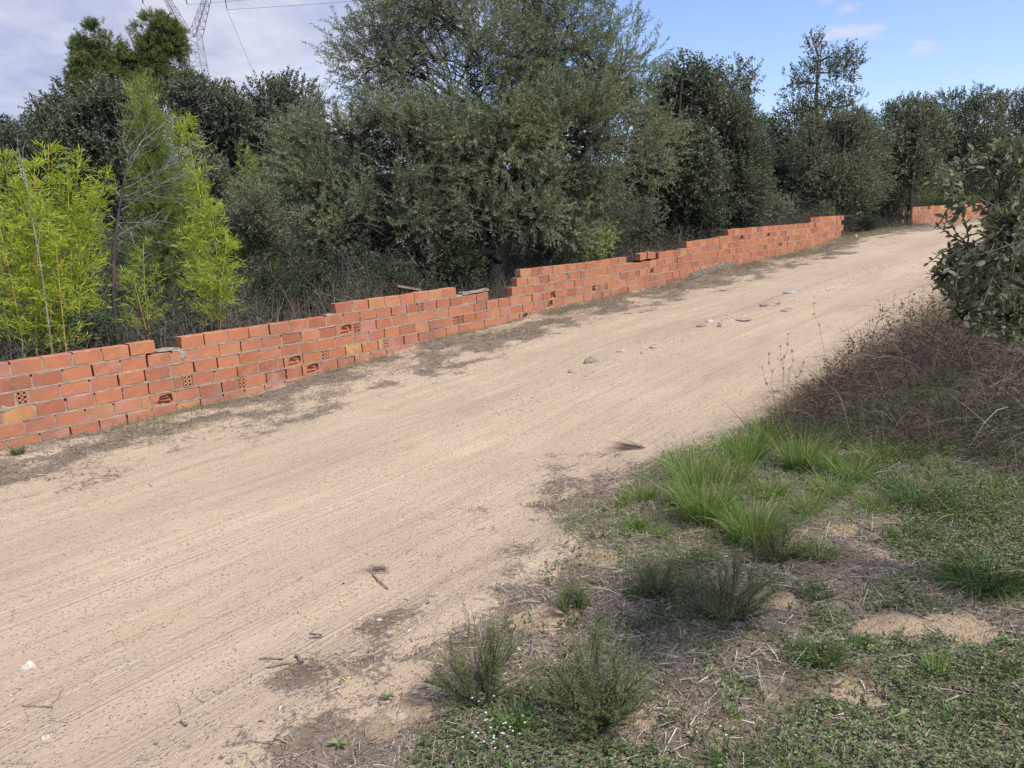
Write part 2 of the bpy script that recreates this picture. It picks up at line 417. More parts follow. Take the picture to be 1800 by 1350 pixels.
def ground_mat():
    m = M('dirt_and_litter')
    uv = m.n('ShaderNodeUVMap', uv_map='st').outputs[0]
    pos = m.n('ShaderNodeNewGeometry').outputs['Position']
    lit = m.attr('litter'); bare = m.attr('bare')
    # sand of the road
    big = m.noise(pos, .8, 4)
    streak = m.noise(m.map(uv, (.5, 5.0, 1)), 1.6, 6, .6)
    thin = m.noise(m.map(uv, (.35, 16.0, 1)), 2.0, 4, .55)
    sand = m.mix(m.rng(big, .35, .68), (.425, .322, .222), (.48, .374, .262))
    sand = m.mix(m.rng(streak, .45, .72), sand, (.41, .305, .207))
    sand = m.mix(m.math('MULTIPLY', m.rng(thin, .52, .66), .16), sand, (.35, .265, .19))
    orange = m.math('MULTIPLY', m.rng(m.noise(m.map(uv, (.30, 2.2, 1), (4.3, 1.1, 0)), 1.3, 5), .61, .78), .36)
    sand = m.mix(orange, sand, (.49, .295, .145))
    peb = m.vor(pos, 75, 'F1', 'Color')
    px = m.n('ShaderNodeSeparateColor'); m.put(px.inputs[0], peb)
    pebd = m.vor(pos, 75)
    gp = m.rng(m.noise(m.map(uv, (1.2, 3.5, 1)), 2.2, 4), .34, .54)
    gsel = m.math('MULTIPLY', m.math('MULTIPLY', m.rng(px.outputs[0], .55, .62), m.rng(pebd, .42, .28)), gp)
    grain = m.ramp(px.outputs[1], [(0, (.16, .12, .09)), (.45, (.30, .22, .16)), (.7, (.55, .46, .36)), (1, (.66, .58, .48))])
    sand = m.mix(m.math('MULTIPLY', gsel, .8), sand, grain)
    fine = m.noise(pos, 230, 3, .7)
    sand = m.mix(m.rng(fine, .32, .50, .6, 0.), sand, (.21, .16, .115))
    sand = m.mix(m.rng(fine, .54, .70, 0., .65), sand, (.60, .51, .41))
    lines = m.noise(m.map(uv, (.22, 55.0, 1)), 1.0, 3, .5)
    lmask = m.rng(m.noise(m.map(uv, (.10, 2.0, 1), (3, 8, 0)), 1.6, 3), .53, .64)
    lines = m.math('MULTIPLY', m.rng(lines, .50, .62), lmask)
    sand = m.mix(m.math('MULTIPLY', lines, .13), sand, (.24, .185, .135))
    # leaf litter and humus of the verges
    l1 = m.noise(pos, 9, 6, .65); l2 = m.noise(pos, 60, 4, .7)
    soil = m.ramp(l1, [(.3, (.115, .09, .068)), (.5, (.195, .155, .118)), (.7, (.31, .25, .19))])
    soil = m.mix(m.rng(l2, .32, .62, .7, 0.), soil, (.075, .055, .042))
    ochre = m.mix(m.rng(l2, .4, .65), (.31, .225, .14), (.42, .315, .205))
    s2 = m.noise(pos, 38, 5, .7)
    e0 = m.math('ADD', m.math('MULTIPLY', lit, 1.05), m.math('MULTIPLY', m.math('SUBTRACT', l1, .5), .9))
    edge = m.rng(m.math('ADD', e0, m.math('MULTIPLY', m.math('SUBTRACT', s2, .5), 1.5)), .40, .70, 0., .85)
    bare = m.rng(m.math('ADD', bare, m.math('MULTIPLY', m.math('SUBTRACT', s2, .5), 1.3)), .35, .65)
    soil = m.mix(bare, soil, ochre)
    col = m.mix(edge, sand, soil)
    # relief: grains, thin tyre lines and tread bars
    wv = m.n('ShaderNodeTexWave', wave_type='BANDS', bands_direction='X'); m.put(wv.inputs['Vector'], m.map(uv, (1, .35, 1)))
    wv.inputs['Scale'].default_value = 9.0; wv.inputs['Distortion'].default_value = 1.2; wv.inputs['Detail'].default_value = 2
    band = m.rng(m.noise(m.map(uv, (.12, 2.6, 1), (9, 3, 0)), 1.5, 3), .54, .60)
    tread = m.math('MULTIPLY', wv.outputs['Fac'], band)
    h = m.math('ADD', m.math('MULTIPLY', fine, .35), m.math('MULTIPLY', m.math('SUBTRACT', 1.0, pebd), m.math('MULTIPLY', gsel, 1.3)))
    h = m.math('ADD', h, m.math('MULTIPLY', thin, .9))
    h = m.math('ADD', h, m.math('MULTIPLY', tread, .6))
    h = m.math('SUBTRACT', h, m.math('MULTIPLY', lines, .4))
    h = m.math('ADD', h, m.math('MULTIPLY', m.noise(pos, 28, 5, .6), 1.1))
    h = m.math('ADD', h, m.math('MULTIPLY', m.math('MULTIPLY', l2, edge), 1.5))
    return m.finish(col, .95, m.bump(h, .75, .013), .12)
MAT['ground'] = ground_mat()
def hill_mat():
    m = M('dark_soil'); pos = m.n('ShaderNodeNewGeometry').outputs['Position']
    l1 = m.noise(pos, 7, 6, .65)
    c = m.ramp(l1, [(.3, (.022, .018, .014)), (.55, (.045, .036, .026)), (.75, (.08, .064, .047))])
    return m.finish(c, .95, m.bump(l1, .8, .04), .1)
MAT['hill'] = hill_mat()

BL, BH, BT, JT = .238, .1155, .115, .0145     # brick length, height, thickness, joint
def brick_mat(name, by_attr, dusty=False, ochre=False):
    m = M(name)
    tco = m.n('ShaderNodeTexCoord').outputs['Object']; pos = m.n('ShaderNodeNewGeometry').outputs['Position']
    r = m.attr('rnd') if by_attr else m.n('ShaderNodeObjectInfo').outputs['Random']
    c = m.ramp(r, [(0, (.29, .108, .06)), (.25, (.385, .148, .076)), (.5, (.44, .180, .088)), (.75, (.37, .138, .073)), (.88, (.45, .20, .098)), (.97, (.41, .195, .095)), (1, (.42, .225, .105))])
    if ochre: c = m.ramp(r, [(0, (.52, .29, .10)), (.5, (.47, .25, .09)), (1, (.55, .25, .10))])
    off = m.n('ShaderNodeVectorMath', operation='ADD'); m.put(off.inputs[0], pos); m.put(off.inputs[1], (3.1, 1.7, .4))
    n1 = m.noise(pos, 5.5, 5, .62); n2 = m.noise(off.outputs[0], 26, 5, .65); n3 = m.noise(pos, 120, 3, .6)
    c = m.mix(m.rng(n1, .48, .72, 0, .7 if not dusty else .85), c, (.36, .125, .085))
    c = m.mix(m.rng(n2, .55, .75, 0, .5), c, (.56, .24, .13))
    c = m.mix(m.rng(n2, .40, .28, 0, .55), c, (.24, .085, .055))
    # lime bloom and dust
    c = m.mix(m.rng(n1, .60, .72, 0, .40) if not dusty else m.rng(n1, .40, .68, 0, .6), c, (.43, .235, .175))
    sxyz = m.n('ShaderNodeSeparateXYZ'); m.put(sxyz.inputs[0], tco)
    if not by_attr:
        ex = m.math('DIVIDE', m.math('ABSOLUTE', sxyz.outputs[0]), BL / 2)
        ez = m.math('DIVIDE', m.math('ABSOLUTE', m.math('SUBTRACT', sxyz.outputs[2], BH / 2)), BH / 2)
        ed = m.math('ADD', m.math('MAXIMUM', m.math('POWER', ex, 2.0), ez), m.math('MULTIPLY', m.math('SUBTRACT', m.noise(pos, 19, 5, .65), .5), 1.5))
        c = m.mix(m.rng(ed, .98, 1.22, 0., .75), c, (.42, .34, .265))
        c = m.mix(m.rng(m.noise(pos, 2.2, 3), .50, .70, 0., .55), c, (.25, .125, .09))
    # fine combed grooves along the stretcher
    wv = m.n('ShaderNodeTexWave', wave_type='BANDS', bands_direction='Z'); m.put(wv.inputs['Vector'], tco)
    wv.inputs['Scale'].default_value = 17; wv.inputs['Distortion'].default_value = .6; wv.inputs['Detail'].default_value = 1
    h = m.math('ADD', m.math('MULTIPLY', wv.outputs['Fac'], .55), m.math('MULTIPLY', n3, .5))
    h = m.math('ADD', h, m.math('MULTIPLY', n2, 1.0))
    c = m.mix(m.rng(wv.outputs['Fac'], .25, .0, 0., .22), c, (.26, .08, .05))
    return m.finish(c, .88, m.bump(h, .22, .004), .2)
MAT['brick'] = brick_mat('fired_clay', False)
MAT['brick_dusty'] = brick_mat('dusty_clay', False, True)
MAT['brick_ochre'] = brick_mat('ochre_clay', False, False, True)
MAT['brick_joined'] = brick_mat('fired_clay_far', True)
def simple(name, c1, c2, scale, bump=.5, dist=.01, rough=.9, spec=.2):
    m = M(name); pos = m.n('ShaderNodeNewGeometry').outputs['Position']
    nz = m.noise(pos, scale, 6, .65); n2 = m.noise(pos, scale * 7, 3, .6)
    c = m.mix(m.rng(nz, .33, .67), c1, c2)
    c = m.mix(m.rng(n2, .35, .65, .35, 0), c, tuple(a * .5 for a in c1))
    return m.finish(c, rough, m.bump(m.math('ADD', nz, m.math('MULTIPLY', n2, .4)), bump, dist), spec)
MAT['mortar'] = simple('mortar', (.27, .215, .165), (.385, .315, .245), 14, .8, .006)
MAT['concrete'] = simple('rough_concrete', (.13, .112, .09), (.26, .225, .18), 18, 1.0, .04)
MAT['stone'] = simple('grey_stone', (.25, .215, .175), (.41, .355, .29), 12, .8, .01)
MAT['stone_pale'] = simple('pale_stone', (.42, .37, .31), (.56, .51, .44), 12, .6, .008)
MAT['stone_blue'] = simple('blue_grey_stone', (.30, .30, .31), (.46, .45, .45), 12, .6, .008)
MAT['dead_wood'] = simple('dead_wood', (.15, .115, .095), (.30, .25, .22), 40, .8, .004)
MAT['steel'] = simple('galvanised_steel', (.30, .31, .34), (.38, .39, .42), 3, .1, .01, .5, .5)
MAT['cable'] = simple('cable', (.10, .10, .12), (.13, .13, .15), 3, .1, .01, .5)
MAT['glassins'] = simple('insulator_glass', (.12, .14, .16), (.2, .22, .24), 3, .1, .01, .25, .5)

# ------------------------------------------------------------------ ground sheets
def grid_sheet(s_arr, t_arr, dz=0.0):
    S, T = np.meshgrid(s_arr, t_arr, indexing='ij')
    V = G(S.ravel(), T.ravel()); V[:, 2] += dz
    ns, nt = S.shape
    i = (np.arange(ns - 1)[:, None] * nt + np.arange(nt - 1)[None, :]).ravel()
    Q = np.stack([i, i + nt, i + nt + 1, i + 1], 1)[:, ::-1]
    return V, Q, S.ravel(), T.ravel()
def put_sheet(name, V, Q, uv, va, mat, smooth=True, flip=False):
    used = np.unique(Q); mp_ = np.full(len(V), -1); mp_[used] = np.arange(len(used))
    Q2 = mp_[Q]
    if flip: Q2 = Q2[:, ::-1]
    o = mesh_np(name, V[used], Q2, np.arange(len(Q2)) * 4, np.full(len(Q2), 4), mat, None, None, smooth, uv=uv[used], vattr={k: v[used] for k, v in va.items()})
    o['kind'] = 'structure'; return o
BARE = []
for px_, py_, r_ in ((1132, 1272, .085), (1352, 1055, .10), (1545, 1105, .15), (1690, 1108, .11), (1500, 1225, .07), (965, 1085, .14), (735, 1150, .14), (1240, 870, .10), (1480, 930, .09), (700, 1260, .12), (1060, 985, .10)):
    q = hit(px_, py_); a_, b_ = ST(q[0], q[1]); BARE.append((float(a_[0]), float(b_[0]), r_))
def bare_mask(s, t):
    v = 0
    for a_, b_, r_ in BARE: v = np.maximum(v, 1.25 - np.hypot(s - a_, (t - b_) * 1.1) / r_ * .75)
    n_ = .6 * fbm(s * 5, t * 5, 71) + .4 * fbm(s * 15, t * 15, 77)
    return np.clip(sst(.35, .75, v + 1.6 * (n_ - .5)), 0, 1) * sst(.1, .5, t - edge_r(s))
parts = {'road': [], 'verge': []}
def front(s_arr, t_arr, dz, tag_):
    V, Q, S, T = grid_sheet(s_arr, t_arr, dz)
    li = litter(S, T); ba = np.clip(bare_mask(S, T), 0, 1)
    road = li[Q].mean(1) < .5
    uv = np.stack([S, T], 1)
    n_r, n_v = tag_
    put_sheet(n_r, V, Q[road], uv, {'litter': li, 'bare': ba}, MAT['ground'])
    put_sheet(n_v, V, Q[~road], uv, {'litter': li, 'bare': ba}, MAT['ground'])
front(np.arange(-7, 13.001, .035), np.r_[np.arange(-.055, 9.5, .035)], 0, ('dirt_road', 'road_verge'))
front(np.arange(12.9, 60, .12), np.r_[-.055, -.02, .02, .06, np.arange(.1, 9.5, .12), 9.5], -.004, ('dirt_road_uphill', 'road_verge_uphill'))
front(np.arange(-60, -6.9, .3), np.r_[-.055, 0., .06, np.arange(.15, 9.5, .2), 9.5], -.004, ('dirt_road_downhill', 'road_verge_downhill'))
V, Q, S, T = grid_sheet(np.r_[np.arange(-60, 100, .8)], np.r_[9.4, 9.8, 11, 13, 16, 20, 25, 30], -.01)
put_sheet('field', V, Q, np.stack([S, T], 1), {'litter': np.ones(len(S)), 'bare': np.zeros(len(S))}, MAT['ground'])
V, Q, S, T = grid_sheet(np.r_[np.arange(-60, -2, 1.), np.arange(-2, 30, .12), np.arange(30, 101, 1.)], -np.r_[.055, .1, .2, .35, .5, .7, .9, 1.2, 1.6, 2, 2.5, 3, 4, 5, 6, 8, 10, 13, 17, 22, 30, 45, 70, 110, 200, 400])
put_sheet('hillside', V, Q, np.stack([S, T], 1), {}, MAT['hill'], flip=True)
xs = np.linspace(-1500, 1500, 31)
Xg, Yg = np.meshgrid(xs, xs, indexing='ij')
Vg = np.stack([Xg.ravel(), Yg.ravel(), np.full(Xg.size, -6.0)], 1)
ig = (np.arange(30)[:, None] * 31 + np.arange(30)[None, :]).ravel()
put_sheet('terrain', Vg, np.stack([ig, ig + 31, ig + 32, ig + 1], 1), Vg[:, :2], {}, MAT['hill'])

# ------------------------------------------------------------------ brick walls
def jag(v, a): return v + rng.normal(size=v.shape) * a
def brick_mesh(name, L_, kind, mat):
    """front face at local y = 0 (facing -y), body goes to +y; x along the wall; z up; origin at bottom centre"""
    g = Geo(); hl = L_ / 2; H_ = BH; T_ = BT
    def box(x0, x1, y0, y1, z0, z1, j=0.0):
        v = np.array([(x0, y0, z0), (x1, y0, z0), (x1, y1, z0), (x0, y1, z0), (x0, y0, z1), (x1, y0, z1), (x1, y1, z1), (x0, y1, z1)], float)
        if j: v = jag(v, j)
        g.add(v, np.array([(0, 1, 5, 4), (1, 2, 6, 5), (2, 3, 7, 6), (3, 0, 4, 7), (4, 5, 6, 7), (3, 2, 1, 0)]), 0.5)
    if kind == 'plain':
        # worn corners: chamfered front face with a little waviness
        c = .003
        xs_ = np.array([-hl, -hl + c, -hl * .35, hl * .3, hl - c, hl]); zs_ = np.array([0, c, H_ * .5, H_ - c, H_])
        GX, GZ = np.meshgrid(xs_, zs_, indexing='ij')
        edge = ((GX <= -hl + 1e-6) | (GX >= hl - 1e-6) | (GZ <= 1e-6) | (GZ >= H_ - 1e-6))
        GY = np.where(edge, c, rng.normal(size=GX.shape) * .0012)
        GX = GX + edge * rng.normal(size=GX.shape) * .0022; GZ = GZ + edge * rng.normal(size=GX.shape) * .0018
        if rng.random() < .55:      # a chipped corner
            i, k = rng.choice([0, 5]), rng.choice([0, 4])
            GX[i, k] *= .90; GY[i, k] += .012; GZ[i, k] += (.014 if k == 0 else -.014)
        v = np.stack([GX, GY, GZ], -1).reshape(-1, 3)
        q = [(i * 5 + k, (i + 1) * 5 + k, (i + 1) * 5 + k + 1, i * 5 + k + 1) for i in range(5) for k in range(4)]
        g.add(v, np.array(q), .5)
        rim = [i * 5 for i in range(6)] + [25 + k for k in range(1, 5)] + [i * 5 + 4 for i in range(4, -1, -1)] + [k for k in range(3, 0, -1)]
        b = v[rim].copy(); b2 = b.copy(); b2[:, 1] = T_
        n = len(rim); k = np.arange(n)
        g.add(np.concatenate([b, b2]), np.stack([(k + 1) % n, k, k + n, (k + 1) % n + n], 1), .5)
        g.add(np.array([(-hl, T_, 0), (hl, T_, 0), (hl, T_, H_), (-hl, T_, H_)]), np.array([(0, 3, 2, 1)]), .5)
    elif kind == 'header':
        # end of a hollow brick: two columns of three round cells, open and deep
        cols, rows, ns = 2, 3, 8
        cw, ch = L_ / cols, H_ / rows
        for i in range(cols):
            for k in range(rows):
                cx0, cz0 = -hl + cw * (i + .5), ch * (k + .5)
                a = np.arange(ns) * 2 * PI / ns + PI / 8
                sq = np.stack([np.clip(np.cos(a) * 1.5, -1, 1) * cw / 2, np.clip(np.sin(a) * 1.5, -1, 1) * ch / 2], 1)
                ci = np.stack([np.cos(a) * cw * .31 * rng.uniform(.85, 1.1), np.sin(a) * ch * .33 * rng.uniform(.85, 1.1)], 1)
                f0 = np.stack([cx0 + sq[:, 0], np.zeros(ns), cz0 + sq[:, 1]], 1)
                f1 = np.stack([cx0 + ci[:, 0], np.zeros(ns), cz0 + ci[:, 1]], 1)
                f2 = f1.copy(); f2[:, 1] = rng.choice([.09, .09, .09, .02])
                kk = np.arange(ns); k2 = (kk + 1) % ns
                g.add(np.concatenate([f0, f1]), np.stack([kk, k2, k2 + ns, kk + ns], 1), .5)
                g.add(np.concatenate([f1, f2]), np.stack([kk, k2, k2 + ns, kk + ns], 1), .5)
                g.add(f2, np.array([[0, 1, 2, 3], [0, 3, 4, 7], [4, 5, 6, 7]]), .5)
        v = np.array([(-hl, 0, 0), (hl, 0, 0), (hl, T_, 0), (-hl, T_, 0), (-hl, 0, H_), (hl, 0, H_), (hl, T_, H_), (-hl, T_, H_)], float)
        g.add(v, np.array([(1, 2, 6, 5), (2, 3, 7, 6), (3, 0, 4, 7), (4, 5, 6, 7), (3, 2, 1, 0)]), .5)
    else:
        # face shell broken away, the ribs between the cells show
        na = 16; cx0 = rng.uniform(-.12, .22) * L_; cz0 = H_ * rng.uniform(.42, .58)
        a = np.arange(na) * 2 * PI / na + .05; ca, sa = np.cos(a), np.sin(a)
        tx_ = np.where(ca > 0, (hl - cx0) / np.maximum(ca, 1e-6), (hl + cx0) / np.maximum(-ca, 1e-6))
        tz_ = np.where(sa > 0, (H_ - cz0) / np.maximum(sa, 1e-6), cz0 / np.maximum(-sa, 1e-6))
        R_ = np.minimum(tx_, tz_)
        fz_ = rng.normal(size=na); fz_ = (fz_ + np.roll(fz_, 1) + np.roll(fz_, -1)) / 3; fr_ = np.clip(rng.uniform(.62, .8) + fz_ * .22 + rng.normal(size=na) * .03, .35, .95)
        fr_ = np.where(tz_ < tx_, np.maximum(fr_, rng.uniform(.6, .8)), fr_ * rng.uniform(.55, .95))
        o_ = np.stack([cx0 + ca * R_, np.zeros(na), cz0 + sa * R_], 1)
        cnr = np.array([(-hl, 0, 0), (hl, 0, 0), (hl, 0, H_), (-hl, 0, H_)])
        for c_ in cnr: o_[np.linalg.norm(o_ - c_, axis=1).argmin()] = c_
        i_ = np.stack([cx0 + ca * R_ * fr_, np.abs(rng.normal(size=na)) * .004, cz0 + sa * R_ * fr_], 1)
        b_ = i_.copy(); b_[:, 1] = rng.uniform(.035, .06)
        kk = np.arange(na); k2 = (kk + 1) % na
        g.add(np.concatenate([o_, i_]), np.stack([kk, k2, k2 + na, kk + na], 1), .5)
        g.add(np.concatenate([i_, b_]), np.stack([kk, k2, k2 + na, kk + na], 1), .5)
        g.add(np.concatenate([b_, b_.mean(0)[None]]), np.stack([kk, k2, np.full(na, na)], 1), .5)
        v = np.array([(-hl, 0, 0), (hl, 0, 0), (hl, T_, 0), (-hl, T_, 0), (-hl, 0, H_), (hl, 0, H_), (hl, T_, H_), (-hl, T_, H_)], float)
        g.add(v, np.array([(1, 2, 6, 5), (2, 3, 7, 6), (3, 0, 4, 7), (4, 5, 6, 7), (3, 2, 1, 0)]), .5)
        xl_, xr_ = i_[:, 0].min(), i_[:, 0].max()
        for z in (.040, .078):
            q0 = rng.uniform(0, .5); box(xl_ + (xr_ - xl_) * q0, xl_ + (xr_ - xl_) * rng.uniform(q0 + .3, 1), rng.uniform(.01, .03), b_[0, 1] + .002, z - .004, z + .004, .0025)
    return g.build(name, mat, only_mesh=True)
BM = {}
for mk in ('brick', 'brick_dusty', 'brick_ochre'):
    for k in range(6): BM[(mk, 'plain', k)] = brick_mesh('brick_whole', BL, 'plain', MAT[mk])
    for k in range(3): BM[(mk, 'half', k)] = brick_mesh('brick_cut', BL * .48, 'plain', MAT[mk])
for k in range(4):
    BM[('h', k)] = brick_mesh('brick_end', .088, 'header', MAT['brick_dusty'])
for k in range(5): BM[('b', k)] = brick_mesh('brick_broken', BL, 'broken', MAT['brick'])

def s_at_px(px):       # wall position seen at a photo column
    pxs = [0, 100, 240, 353, 460, 500, 600, 680, 760, 820, 894, 950, 1000, 1082, 1140, 1213, 1254, 1303, 1347, 1382, 1442, 1484]
    ss = [0, .44, 1.12, 1.78, 2.5, 2.8, 3.62, 4.35, 5.14, 5.79, 6.66, 7.4, 8.11, 9.4, 10.42, 11.86, 12.74, 13.86, 14.97, 15.93, 17.83, 19.25]
    return np.interp(px, pxs, ss)
RS = [-3, 0, 2.5, 4.5, 6.5, 8.7, 10.4, 12, 13.8, 16, 19.3]
RZ = np.array([-1.02, -1.005, -.995, -.98, -.945, -.925, -.88, -.845, -.785, -.76, -.735]) + 1.65
def ref(s): return np.interp(s, RS, RZ)
HP = BH + JT
TOPS = [(-9, 290, 0), (290, 335, -1), (335, 590, 0), (590, 812, 1), (812, 861, 0), (861, 893, -1), (893, 902, 0), (902, 913, 1), (913, 1114, 2), (1114, 1154, 1), (1154, 1200, 2), (1200, 1269, 3), (1269, 1423, 4), (1423, 1464, 5), (1464, 1486, 5)]
def topn(s):
    for a, b, n in TOPS:
        if (s >= s_at_px(a) if a >= 0 else True) and s < s_at_px(b): return n
    return -99
holes_px = [(50, 692, 'h'), (340, 665, 'h'), (430, 668, 'h'), (575, 620, 'h'), (626, 572, 'h'), (675, 600, 'h'), (740, 537, 'h'), (800, 558, 'h'), (809, 556, 'h'),
            (515, 628, 'b'), (545, 643, 'b'), (608, 577, 'b'), (290, 712, 'b'), (970, 516, 'b'), (968, 530, 'b'), (966, 540, 'b'), (1042, 511, 'b'), (920, 549, 'b'),
            (1001, 487, 'h'), (1045, 503, 'h'), (1066, 503, 'h'), (1121, 480, 'h'), (1143, 474, 'b'), (1186, 455, 'h'), (1266, 435, 'h'), (1303, 420, 'b'), (1318, 417, 'h'), (1350, 415, 'b'), (1348, 428, 'h'),
            (1382, 413, 'h'), (1388, 421, 'h'), (1402, 400, 'h'), (1428, 406, 'h'), (1431, 397, 'h'), (1469, 393, 'h'), (1371, 433, 'b'), (1362, 448, 'b')]
specials = {}
zpx = [0, 240, 660, 1010, 1190, 1400, 1480]; ppx = [26.4, 23.6, 17.9, 13.75, 11.7, 9.5, 8.6]
for x, y, k in holes_px:
    s = float(s_at_px(x)); Zd = F * .13 / np.interp(x, zpx, ppx) * cp
    z = float(W(x, y, Zd)[2]); n = int(math.floor((z - float(ref(s))) / HP))
    specials.setdefault(n, []).append((s, k))
for n in specials: specials[n].sort()

wall_base = G(6.0, 0.0)
wall = empty('brick_wall', wall_base, 'long low crumbling wall of orange hollow bricks with a stepped broken top along the dirt road', 'wall')
wb = Vector([float(a) for a in wall_base])
mort = Geo(); far = Geo(); n_ind = [0]
def wall_frame(s):
    x, y = P2(s, 0.0); tx = np.interp(s, Sg, TAN[:, 0]); ty = np.interp(s, Sg, TAN[:, 1])
    return float(x), float(y), math.atan2(ty, tx)
def mbox(s0, s1, d0, d1, z0f, z1f, k=None, fr=None, wob=.002):
    """mortar block from s0 to s1; z given as offsets to the course line"""
    k = k or max(1, int((s1 - s0) / .06))
    s = np.linspace(s0, s1, k + 1)
    V = []
    for a in s:
        x, y, an = fr(a); nx, ny = -math.sin(an), math.cos(an)
        zr = z0f[1](a)
        for (d, z) in ((d0 + abs(rng.normal()) * wob, z0f[0]), (d1, z0f[0]), (d1, z1f), (d0 + abs(rng.normal()) * wob, z1f)):
            V.append((x + nx * d, y + ny * d, zr + z + rng.normal() * wob * .5))
    V = np.array(V); Fc = []
    for i in range(k):
        for j in range(4): Fc.append((i * 4 + j, (i + 1) * 4 + j, (i + 1) * 4 + (j + 1) % 4, i * 4 + (j + 1) % 4))
    Fc.append((0, 1, 2, 3)); Fc.append((k * 4 + 3, k * 4 + 2, k * 4 + 1, k * 4))
    mort.add(V, np.array(Fc), .5)
bricks_todo = []
def lay_course(n, s_lo, s_hi, present, fr, rf, sp_, dusty, bond, zground):
    s = s_lo + bond
    sp_ = list(sp_); runs = []
    while s < s_hi:
        L_ = BL * rng.uniform(.985, 1.015); kind = 'plain'
        nxt = next((q for q in sp_ if q[0] > s - .03), None)
        if nxt is not None:
            c, k = nxt; need = .05 if k == 'h' else .10
            gap = c - need - s
            if gap < .045:
                kind = k; L_ = .088 if k == 'h' else BL; sp_.remove(nxt)
            elif gap < .125: kind = 'half'; L_ = min(max(gap - JT, .06), .16)
            elif gap < .25: L_ = gap - JT
        elif rng.random() < .035: kind = 'half'; L_ = BL * .48
        c = s + L_ / 2
        if present(c) and present(s + .02) and present(s + L_ - .02):
            runs.append((s, s + L_, kind, n))
        s += L_ + JT
    return runs
def covered(rs, n, rf):
    """stretches of a course that carry another course"""
    o = []
    for (a, b, _, _) in rs:
        up_ = topn((a + b) / 2) > n if rf is not rf2_ else n < 4
        if up_:
            if o and a - o[-1][1] < .05: o[-1][1] = b
            else: o.append([a, b])
    return o
rf2_ = None
def place(parent, origin, runs, fr, rf, n, dusty_f, joined_after, zgr, ochre_p=.012):
    prev = None
    for (a, b, kind, n_) in runs:
        c = (a + b) / 2
        z0 = rf(c) + n * HP
        if z0 + HP < zgr(c) - .01: prev = None; continue
        x, y, an = fr(c)
        dz = (rf(b) - rf(a)) / (b - a)
        proud = rng.normal() * .0022
        mk = 'brick_ochre' if rng.random() < ochre_p else ('brick_dusty' if rng.random() < dusty_f(c, z0) else 'brick')
        if kind == 'h': me = BM[('h', rng.integers(4))]; scx = 1
        elif kind == 'b': me = BM[('b', rng.integers(5))]; scx = (b - a) / BL
        elif kind == 'half': me = BM[(mk, 'half', rng.integers(3))]; scx = (b - a) / (BL * .48)
        else: me = BM[(mk, 'plain', rng.integers(6))]; scx = (b - a) / BL
        nx, ny = -math.sin(an), math.cos(an)
        mat_ = (Matrix.Translation(Vector((x + nx * proud, y + ny * proud, z0 + rng.normal() * .0015))) @ Matrix.Rotation(an + rng.normal() * .006, 4, 'Z')
                @ Matrix.Rotation(-math.atan(dz) + rng.normal() * .005, 4, 'Y') @ Matrix.Rotation(rng.normal() * .006, 4, 'X') @ Matrix.Diagonal((scx, 1, 1, 1)))
        bricks_todo.append((c, parent, origin, me, mat_))
        # joints
        if prev is not None and a - prev < .05 and rng.random() < .75:
            mbox(prev - .001, a + .001, .0 + rng.random() ** 2 * .012, BT - .003, (0, lambda q: rf(q) + n * HP), BH * rng.uniform(.75, 1.0), 1, fr, .002)
        prev = b
    # bed joint on top of each run
    i = 0
    while i < len(runs):
        j = i
        while j + 1 < len(runs) and runs[j + 1][0] - runs[j][1] < .05: j += 1
        a, b = runs[i][0], runs[j][1]
        for (a, b) in covered(runs[i:j + 1], n, rf):
          if rf(a) + n * HP + HP > zgr(a):
              mbox(a + .002, b - .002, -.0022, BT - .004, (BH - .0015, lambda q: rf(q) + n * HP), HP + .0012, None, fr, .0022)
        i = j + 1
zfront = lambda s: float(zb(s))
for n in range(5, -7, -1):
    runs = lay_course(n, -2.2, 19.32, lambda c: topn(c) >= n and float(ref(c)) + (n + 1) * HP > zfront(c) - .03, wall_frame, ref, specials.get(n, []),
                      None, (0.0 if n % 2 else BL * .5) + rng.uniform(-.02, .02), zfront)
    place(wall, wb, runs, wall_frame, lambda q: float(ref(q)), n, lambda c, z: .85 if z < zfront(c) + .1 else (.35 if z < zfront(c) + .3 else .16), 300, zfront)
bricks_todo.sort(key=lambda q: q[0])
def flush_bricks(limit, parent, origin):
    global bricks_todo
    for i, (c, p, og, me, mt) in enumerate(bricks_todo):
        if i < limit:
            o = bpy.data.objects.new('brick', me); COL.objects.link(o); o.parent = p
            o.matrix_local = Matrix.Translation(-og) @ mt
        else:
            nv = len(me.vertices); co = np.empty(nv * 3); me.vertices.foreach_get('co', co); co = co.reshape(-1, 3)
            A = np.array(mt); co = co @ A[:3, :3].T + A[:3, 3]
            fs = {}
            for pl in me.polygons: fs.setdefault(len(pl.vertices), []).append(list(pl.vertices))
            base = far.k; far.v.append(co); far.k += nv; r = rng.random()
            for q, lst in fs.items():
                lst = np.array(lst) + base
                far.l.append(lst.ravel()); far.n.append(np.full(len(lst), q)); far.r.append(np.full(len(lst), r))
    if far.v:
        o = far.build('brick', MAT['brick_joined'], parent, offset=np.array(origin)); o['kind'] = 'stuff'
    bricks_todo = []
# bricks nearest the viewer are single parts; those past the limit are one joined part
bricks_todo.sort(key=lambda q: q[0] if q[0] > -1.75 else 99)
flush_bricks(300, wall, wb)
